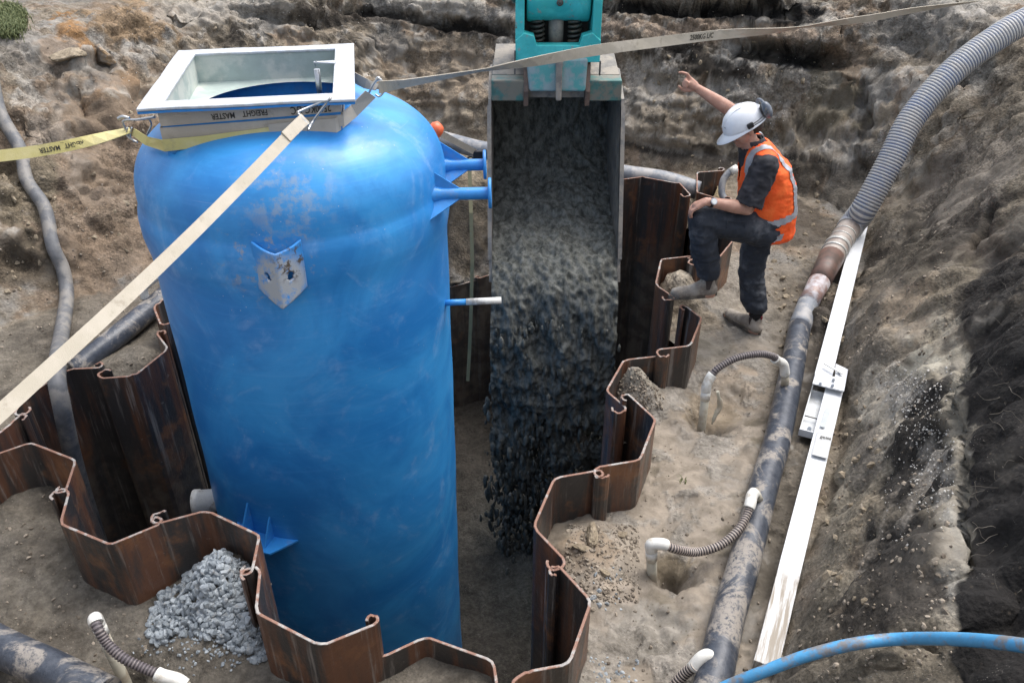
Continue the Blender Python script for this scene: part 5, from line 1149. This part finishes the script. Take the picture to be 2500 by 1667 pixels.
b.ball(hpt(-.01, 0, .03), (.098, .076, .095), 12, R=HR); b.ball(hpt(.035, 0, -.045), (.062, .056, .072), 12, R=HR)         # skull, face
cap(b, hpt(.075, 0, -.095), hpt(.055, 0, -.105), .024, .03)     # chin
cap(b, hpt(.092, 0, -.005), hpt(.118, 0, -.040), .010, .014)    # nose
b.ball(hpt(.112, 0, -.043), (.012, .017, .010), 8, R=HR)
for s_ in (-1, 1):
    b.ball(hpt(-.01, .077 * s_, -.025), (.020, .010, .031), 8, R=HR); cap(b, hpt(.086, .015 * s_, .012), hpt(.078, .042 * s_, .012), .011, .010); b.ball(hpt(.070, .038 * s_, -.035), (.022, .018, .020), 8, R=HR)
cap(b, hpt(.094, -.014, -.068), hpt(.094, .014, -.068), .009, .009); cap(b, hpt(.091, -.012, -.080), hpt(.091, .012, -.080), .009, .009)
# arms
cap(b, LS, LE_, .050, .043); cap(b, LE_, LE_.lerp(LW, .35), .043, .044); cap(b, LE_.lerp(LW, .35), LW, .044, .027); cap(b, RS, RE, .050, .044); cap(b, RE, RE.lerp(RW, .3), .044, .045); cap(b, RE.lerp(RW, .3), RW, .045, .027)
# left hand lying on the knee, fingers hooked over it
lh0 = LW; lk = LW + Vector((-.060, .008, -.030)); lk2 = lk + Vector((-.025, .0, -.022)); cap(b, lh0, lk, .025, .026)
for k_, (oy, L1) in enumerate(((-.030, .031), (-.010, .036), (.011, .034), (.030, .028))):
    r0 = lk + Vector((.006, oy, -.002)); cap(b, LW + Vector((-.014, oy * .5, -.004)), r0, .019, .015); r1 = r0 + Vector((-L1, 0, -L1 * .75)); r2 = r1 + Vector((-.006, 0, -L1 * .85)); r3 = r2 + Vector((.007, 0, -L1 * .6)); cap(b, r0, r1, .0115, .0105); cap(b, r1, r2, .0105, .0095); cap(b, r2, r3, .0095, .008)
t0 = LW + Vector((-.020, .026, -.012)); t1 = t0 + Vector((-.028, .022, -.020)); cap(b, t0, t1, .015, .012); cap(b, t1, t1 + Vector((-.026, .008, -.016)), .012, .009)
# raised right hand: index and thumb spread like a pincer, other fingers curled
rd = (RW - RE).normalized(); pc = RW + rd * .055; up_ = Vector((0, 0, 1)) - rd * rd.z; up_.normalize(); sdv = rd.cross(up_).normalized()
cap(b, RW, pc, .026, .030)
for o_ in (-.026, -.009, .009, .026): cap(b, RW + rd * .02 + up_ * o_ * .6, pc + up_ * o_ + rd * .012, .018, .0145)
kn = pc + rd * .020
i0 = kn + up_ * .028; i1 = i0 + rd * .034 + up_ * .012; i2 = i1 + rd * .026 + up_ * -.004 + Vector((-.008, 0, 0)); i3 = i2 + rd * .019 + up_ * -.012; cap(b, i0, i1, .0115, .0105); cap(b, i1, i2, .0105, .0095); cap(b, i2, i3, .0095, .008)
for q_, (ou, L1) in enumerate(((.012, .034), (-.005, .031), (-.020, .026))):
    a0 = kn + up_ * ou + sdv * .006; a1 = a0 + rd * L1 * .75 + sdv * (-.010) + up_ * -.004; a2 = a1 + rd * -.002 + sdv * -.024 + up_ * -.004; a3 = a2 - rd * .020 + sdv * -.004; cap(b, a0, a1, .0112, .0102); cap(b, a1, a2, .0102, .0095); cap(b, a2, a3, .0095, .008)
m0 = RW + rd * .022 - up_ * .022; m1 = m0 + rd * .032 - up_ * .028; m2 = m1 + rd * .030 - up_ * .006; m3 = m2 + rd * .022 + up_ * .004; cap(b, m0, m1, .0165, .0135); cap(b, m1, m2, .0130, .0115); cap(b, m2, m3, .0115, .009)
# legs of the body, under the trousers
for H_, K_, A_ in ((LH, LK, LA), (RH, RK, RA)): cap(b, H_, K_, .078, .055); cap(b, K_, A_, .052, .036)
RT, RHL = Vector((1.615, 5.265, .045)), Vector((1.775, 5.045, .035)); LT, LHL = Vector((1.120, 4.925, .405)), Vector((1.375, 4.935, .415))
cap(b, RA, RHL.lerp(RT, .15), .034, .03); cap(b, RHL, RT, .03, .03); cap(b, LA, LHL, .034, .03); cap(b, LHL, LT, .03, .03)
remesh_obj('body', b, SKIN, wk, .0062, 3)
# trousers
def folds(f0, a_, seed=0): return lambda co: fbm(co * np.array([1, 1, 1.6]) + seed, f0, 3, .5, True) * a_ + fbm(co + seed, f0 * 2.7, 3) * a_ * .5
n_ = NB('dark_work_trousers'); tn = n_.noise(9, 8, .65); tf = n_.noise(60, 4); TRO = n_.done(n_.mix(n_.math('MULTIPLY', n_.ramp(tn, .48, .72), .7), (.022, .027, .037), (.115, .12, .13)), .85, 0, n_.math('ADD', n_.math('MULTIPLY', tn, 2), tf), .3, .006)
t = M(); cap(t, pel + Vector((0, -.05, .03)), pel + Vector((0, .05, .03)), .135, .135); cap(t, LH, LK, .112, .082); cap(t, LK, LK.lerp(LA, .4), .082, .083); cap(t, LK.lerp(LA, .4), LA + Vector((.0, 0, .085)), .083, .072)
cap(t, RH, RK, .112, .082); cap(t, RK, RK.lerp(RA, .5), .080, .082); cap(t, RK.lerp(RA, .5), RA + Vector((-.01, .01, .125)), .082, .072); cap(t, LH.lerp(LK, .35) + Vector((0, -.055, 0)), LH.lerp(LK, .62) + Vector((0, -.052, 0)), .055, .050)
def cuts(co):
    d1 = (co - np.array(LA)); L1_ = (co[:, 0] < 1.5) & (co[:, 2] < LA.z + .055); R1_ = (co[:, 2] < RA.z + .085); return ~(L1_ | R1_)
trs = remesh_obj('trousers', t, TRO, wk, .009, 4, folds(8, .016), cuts); sd2 = trs.modifiers.new('s', 'SOLIDIFY'); sd2.thickness = .004
n_ = NB('pocket_seam'); m = M(); pa = LH.lerp(LK, .38) + Vector((0, -.112, .02)); pb_ = LH.lerp(LK, .66) + Vector((0, -.098, .015))
m.tube([pa + Vector((0, 0, .05)), pb_ + Vector((0, 0, .045))], .0035, 6); m.tube([pa + Vector((0, 0, .05)), pa - Vector((0, 0, .045))], .0035, 6); m.tube([pb_ + Vector((0, 0, .045)), pb_ - Vector((0, 0, .04))], .0035, 6); m.build('pocket_seam', TRO, trs)
# shirt with short sleeves
n_ = NB('charcoal_shirt'); SH = n_.done(n_.mix(n_.ramp(n_.noise(12, 6), .4, .65), (.014, .014, .018), (.035, .034, .040)), .85, 0, n_.noise(20, 6), .3, .006)
t = M(); cap(t, pel + Vector((0, 0, .06)), che, .125, .142); cap(t, che, nk - Vector((0, 0, .07)), .142, .095); cap(t, LS + Vector((0, .03, 0)), RS - Vector((0, .03, 0)), .066, .066); cap(t, nk - Vector((0, 0, .07)), nk + Vector((-.02, 0, .012)), .072, .066)
cap(t, LS, LS.lerp(LE_, .93), .078, .082); cap(t, RS, RS.lerp(RE, .72), .072, .076)
e_l = np.array(LE_); dl_ = np.array((LE_ - LS).normalized()); dr_ = np.array((RE - RS).normalized()); rel = np.array(RS.lerp(RE, .76))
def cuts2(co): 
    a_ = ((co - e_l) @ dl_ > -.02) & (co[:, 1] < 5.03) & (co[:, 0] < 1.62) & (co[:, 2] < 1.16); b2_ = ((co - rel) @ dr_ > 0) & (co[:, 1] > 5.30); c2_ = (co - np.array(nk)) @ np.array((hd - nk).normalized()) > .035
    return ~(a_ | b2_ | (c2_ & (np.abs(co[:, 1] - 5.15) < .12)))
shirt = remesh_obj('shirt', t, SH, wk, .009, 4, folds(9, .014, 5), cuts2); sd2 = shirt.modifiers.new('s', 'SOLIDIFY'); sd2.thickness = .004
# vest
n_ = NB('orange_vest'); vn = n_.noise(10, 6); VEST = n_.done(n_.mix(n_.ramp(vn, .4, .7), (.95, .105, .012), (1.0, .17, .030)), .75, 0, n_.math('ADD', n_.math('MULTIPLY', n_.noise(14, 6, .6, dist=.7), 1.5), vn), .5, .012)
TAPE = simple('silver_reflective_tape', (.40, .41, .44), .45, .25, (.30, .30, .32), .4, 20, .3)
t = M()
secs = [(Vector((1.725, 5.125, .80)), .205, .182), (Vector((1.725, 5.13, .90)), .200, .186), (Vector((1.712, 5.135, 1.02)), .192, .190), (Vector((1.69, 5.14, 1.15)), .188, .196), (Vector((1.66, 5.145, 1.26)), .168, .198), (Vector((1.615, 5.148, 1.34)), .120, .190), (Vector((1.595, 5.15, 1.40)), .075, .130)]
for (c0_, a0_, b0_), (c1_, a1_, b1_) in zip(secs, secs[1:]):
    for k in range(4):
        f_ = k / 4; c_ = c0_.lerp(c1_, f_); t.ball(c_, (a0_ + (a1_ - a0_) * f_, b0_ + (b1_ - b0_) * f_, .052), 9)
cap(t, LS + Vector((.012, .035, .012)), RS + Vector((.0, -.035, .012)), .075, .075)
nkv = np.array(nk); nd = np.array((hd - nk).normalized())
def cutv(co):
    lowc = co[:, 2] < .775 + .10 * (1.74 - co[:, 0]) * (co[:, 0] < 1.74); ne = np.linalg.norm((co - nkv) - np.outer((co - nkv) @ nd, nd), axis=1) < .072; ne &= co[:, 2] > 1.33
    vneck = (co[:, 0] < 1.52) & (np.abs(co[:, 1] - 5.14) < .05 * np.clip((co[:, 2] - 1.15) / .15, 0, 1)); 
    arm = (np.linalg.norm(co - np.array(LS.lerp(LE_, .25)), axis=1) < .088)
    return ~(lowc | ne | vneck | arm)
vdisp = lambda co: fbm(co * np.array([1, 1, 2.2]), 5, 3, .5, True) * .009 + fbm(co, 15, 2) * .003
vest = remesh_obj('vest', t, VEST, wk, .0095, 5, vdisp, cutv); sd2 = vest.modifiers.new('s', 'SOLIDIFY'); sd2.thickness = .005
# reflective tape as strips of the vest surface lifted 4 mm
vm = vest.data; bm = bmesh.new(); bm.from_mesh(vm); lo = wk.location
def axz(c_): return c_.z + (c_.x - 1.70) * -.25
dele = []
for f in bm.faces:
    c_ = f.calc_center_median() + lo; za = axz(c_)
    hb_ = .905 < za < .955; hl = (.795 < za < .838) and c_.x < 1.80; sy = abs(abs(c_.y - 5.145) - .118) < .026 and za > .93
    if not (hb_ or hl or sy): dele.append(f)
bmesh.ops.delete(bm, geom=dele, context='FACES')
bm.normal_update()
for v in bm.verts: v.co += v.normal * .005
me = bpy.data.meshes.new('reflective_tape'); bm.to_mesh(me); bm.free(); me.materials.clear(); me.materials.append(TAPE); ob = bpy.data.objects.new('reflective_tape', me); C.objects.link(ob); ob.parent = vest
# collar
m = M(); cpts = []
for k in range(15):
    a_ = math.radians(-150 + 300 * k / 14); side_ = Vector((0, math.sin(a_), 0)) * .066; fw = Vector((.86, 0, .2)).normalized() * math.cos(a_) * .066; cpts.append(nk + Vector((-.008, 0, .018)) + side_ + fw)
m.ribbon(cpts, [Vector((-.012, 0, .024))] * 15, .008); m.build('collar', simple('grey_collar', (.06, .058, .065), .85), shirt)
# boots
n_ = NB('dusty_suede_boot'); bn_ = n_.noise(11, 8, .7); BOOT = n_.done(n_.mix(n_.ramp(bn_, .38, .62), (.20, .17, .14), (.36, .32, .27)), .9, 0, n_.noise(34, 6), .4, .005)
ELA = simple('boot_elastic', (.05, .038, .035), .8); SOLE = simple('boot_sole', (.09, .078, .065), .9, 0, (.2, .17, .13), .6, 12, .3); SOCK = simple('black_sock', (.012, .012, .014), .9)
def boot(A_, T_, H_):
    d_ = (T_ - H_); d_.z *= 1; L_ = d_.length; d_.normalize(); up2 = Vector((0, 0, 1)) - d_ * d_.z; up2.normalize(); sd_ = d_.cross(up2)
    t = M(); cap(t, H_ + up2 * .035, H_.lerp(T_, .45) + up2 * .033, .040, .040); cap(t, H_.lerp(T_, .45) + up2 * .033, H_.lerp(T_, .86) + up2 * .024, .042, .042); t.ball(H_.lerp(T_, .88) + up2 * .026, (.058, .046, .036), 10, R=Matrix((d_, sd_, up2)).transposed())
    cap(t, H_ + up2 * .04 + d_ * .015, A_ + Vector((0, 0, .035)), .044, .047); cap(t, A_, H_.lerp(T_, .5) + up2 * .045, .042, .036)
    cz = float((A_.z) + .055)
    bo = remesh_obj('boot', t, BOOT, wk, .007, 4, lambda co: fbm(co, 14, 3, .5, True) * .003, lambda co: co[:, 2] < cz + .02 * np.sin(co[:, 0] * 60)); s2_ = bo.modifiers.new('s', 'SOLIDIFY'); s2_.thickness = .005
    m = M(); lp_ = []
    for k in range(24):
        a_ = 2 * math.pi * k / 24; cx_ = math.cos(a_); sy_ = math.sin(a_); mid2 = H_.lerp(T_, .5); lp_.append(mid2 + d_ * cx_ * (L_ / 2 + .042) + sd_ * sy_ * (.038 + .010 * cx_) + up2 * -.014)
    m.prism(lp_, up2 * .024); m.build('sole', SOLE, bo)
    m = M(); q_ = A_ + Vector((0, 0, .012)) + sd_ * (.040 if sd_.y < 0 else -.040); fr_ = [q_ + Vector((-.024, 0, .036)), q_ + Vector((.022, 0, .036)), q_ + Vector((.010, 0, -.035)), q_ + Vector((-.012, 0, -.035))]
    m.prism(fr_, Vector((0, -.011, 0))); m.build('elastic_panel', ELA, bo)
    m = M(); m.tube([A_ + Vector((0, 0, .03)), A_ + Vector((0, 0, .11))], .047, 20); m.build('sock', SOCK, wk)
    m = M(); m.box(A_ - d_ * .052 + Vector((0, 0, .055)), (.012, .01, .022)); m.build('pull_tab', simple('red_tab', (.22, .03, .04), .8) if 'red_tab' not in bpy.data.materials else bpy.data.materials['red_tab'], bo)
boot(RA, RT, RHL); boot(LA, LT, LHL)
# watch
m = M(); wp = LW + (LE_ - LW).normalized() * .035; wd_ = (LE_ - LW).normalized(); m.tube([wp - wd_ * .009, wp + wd_ * .009], .0335, 22); wt = m.build('watch_strap', BLACK, wk)
fc_ = Vector((-.15, -.80, .55)); fc_ -= wd_ * fc_.dot(wd_); fc_.normalize(); m = M(); m.cyl(wp + fc_ * .030, wp + fc_ * .042, .021, 20); m.build('watch_case', ZINC, wt); m = M(); m.cyl(wp + fc_ * .0421, wp + fc_ * .0432, .016, 20); m.build('watch_dial', simple('white_dial', (.75, .75, .72), .3), wt)
# helmet
HEL = simple('white_helmet', (.80, .81, .83), .28, 0, (.66, .66, .66), .1, 20, .05, .03, coat=.3)
m = M(); NU, NV = 40, 16; grid = []
def hel(a_, v_):                       # a_ round, v_ 0 rim .. 1 crown
    e_ = math.radians(90) * v_; ca_, sa_ = math.cos(a_), math.sin(a_); r_ = math.cos(e_) ** .82; h_ = math.sin(e_) ** .95
    ridge = .0035 * (abs(math.sin(3 * a_)) < .12) * (v_ < .9)
    return hpt(-.002 + ca_ * (.138 * r_ + ridge), sa_ * (.113 * r_ + ridge), .010 + .128 * h_)
for j in range(NV):
    for i_ in range(NU): grid.append(hel(2 * math.pi * i_ / NU, j / (NV - 1) * .999))
fs = [[j * NU + i_, j * NU + (i_ + 1) % NU, (j + 1) * NU + (i_ + 1) % NU, (j + 1) * NU + i_] for j in range(NV - 1) for i_ in range(NU)]; m.add(grid, fs, 0, True); hl = m.build('helmet', HEL, wk); s2_ = hl.modifiers.new('s', 'SOLIDIFY'); s2_.thickness = .004
m = M(); g2 = []                       # brim and peak
for k in range(49):
    a_ = 2 * math.pi * k / 48; ca_, sa_ = math.cos(a_), math.sin(a_); ext = .012 + .052 * max(0, ca_) ** 2.2
    g2 += [hpt(-.002 + ca_ * .134, sa_ * .110, .014), hpt(-.002 + ca_ * (.139 + ext), sa_ * (.114 + ext * .45), .004 - .022 * max(0, ca_) ** 1.5), hpt(-.002 + ca_ * (.139 + ext), sa_ * (.114 + ext * .45), -.001 - .022 * max(0, ca_) ** 1.5)]
m.add(g2, [[k * 3 + q_, (k + 1) * 3 + q_, (k + 1) * 3 + q_ + 1, k * 3 + q_ + 1] for k in range(48) for q_ in (0, 1)], 0, True); m.build('brim', HEL, hl)
m = M()
for s_ in (-.032, .0, .032):
    m.tube(catmull([hel(math.atan2(s_ * .9, 1), .25) + hu * .001, hpt(.085, s_, .108), hpt(.0, s_ * 1.2, .1365), hpt(-.085, s_, .108)], 8), .0032, 6)
m.build('crown_ridge', HEL, hl)
m = M(); m.box(hpt(.118, .028, .062), (.004, .020, .013), HR); m.build('front_sticker', simple('green_black_print', (.05, .07, .045), .5), hl)
m = M(); m.box(hpt(.117, .000, .063), (.004, .022, .012), HR); m.build('front_sticker', simple('grey_print', (.48, .50, .52), .5), hl)
m = M(); m.box(hpt(-.02, .118, .030), (.042, .016, .038), HR, bev=.008); m.build('muff_socket', BLACK, hl)
m = M(); m.box(hpt(-.02, -.118, .030), (.042, .016, .038), HR, bev=.008); m.build('muff_socket', BLACK, hl)
MUF = simple('grey_blue_muff', (.10, .12, .15), .35, 0, (.18, .19, .21), .4, 12)
for s_ in (1, -1):
    fo, uo = (0, 0) if s_ > 0 else (.03, -.05)
    em = M(); em.tube(catmull([hpt(-.03, .121 * s_, .032), hpt(-.10, .122 * s_, .045), hpt(-.145, .105 * s_, .075)], 6), .0028, 6); em.tube(catmull([hpt(-.03, .123 * s_, .020), hpt(-.10, .125 * s_, .028), hpt(-.15, .11 * s_, .055)], 6), .0028, 6); arm_ = em.build('muff_arm', SPRING, hl)
    em = M(); em.ball(hpt(-.150 + fo, .068 * s_, .050 + uo), (.031, .040, .058), 12, R=Matrix.Rotation(.25 * s_, 3, hu) @ HR); em.build('ear_cup', MUF, arm_)
    em = M(); em.ball(hpt(-.132 + fo, .060 * s_, .048 + uo), (.018, .034, .048), 10, R=Matrix.Rotation(.25 * s_, 3, hu) @ HR); em.build('ear_cushion', BLACK, arm_)
m = M(); m.tube(catmull([hpt(-.128, -.09, .045), hpt(-.135, -.06, .085), hpt(-.142, 0, .105), hpt(-.148, .05, .10), hpt(-.152, .080, .07)], 6), .010, 8); m.build('head_band', MUF, hl)
m = M(); m.ball(hpt(-.055, 0, -.03), (.058, .070, .050), 10, R=HR); m.build('hair', simple('short_dark_hair', (.05, .035, .025), .9, 0, None, bump=.6, scale=20), wk)
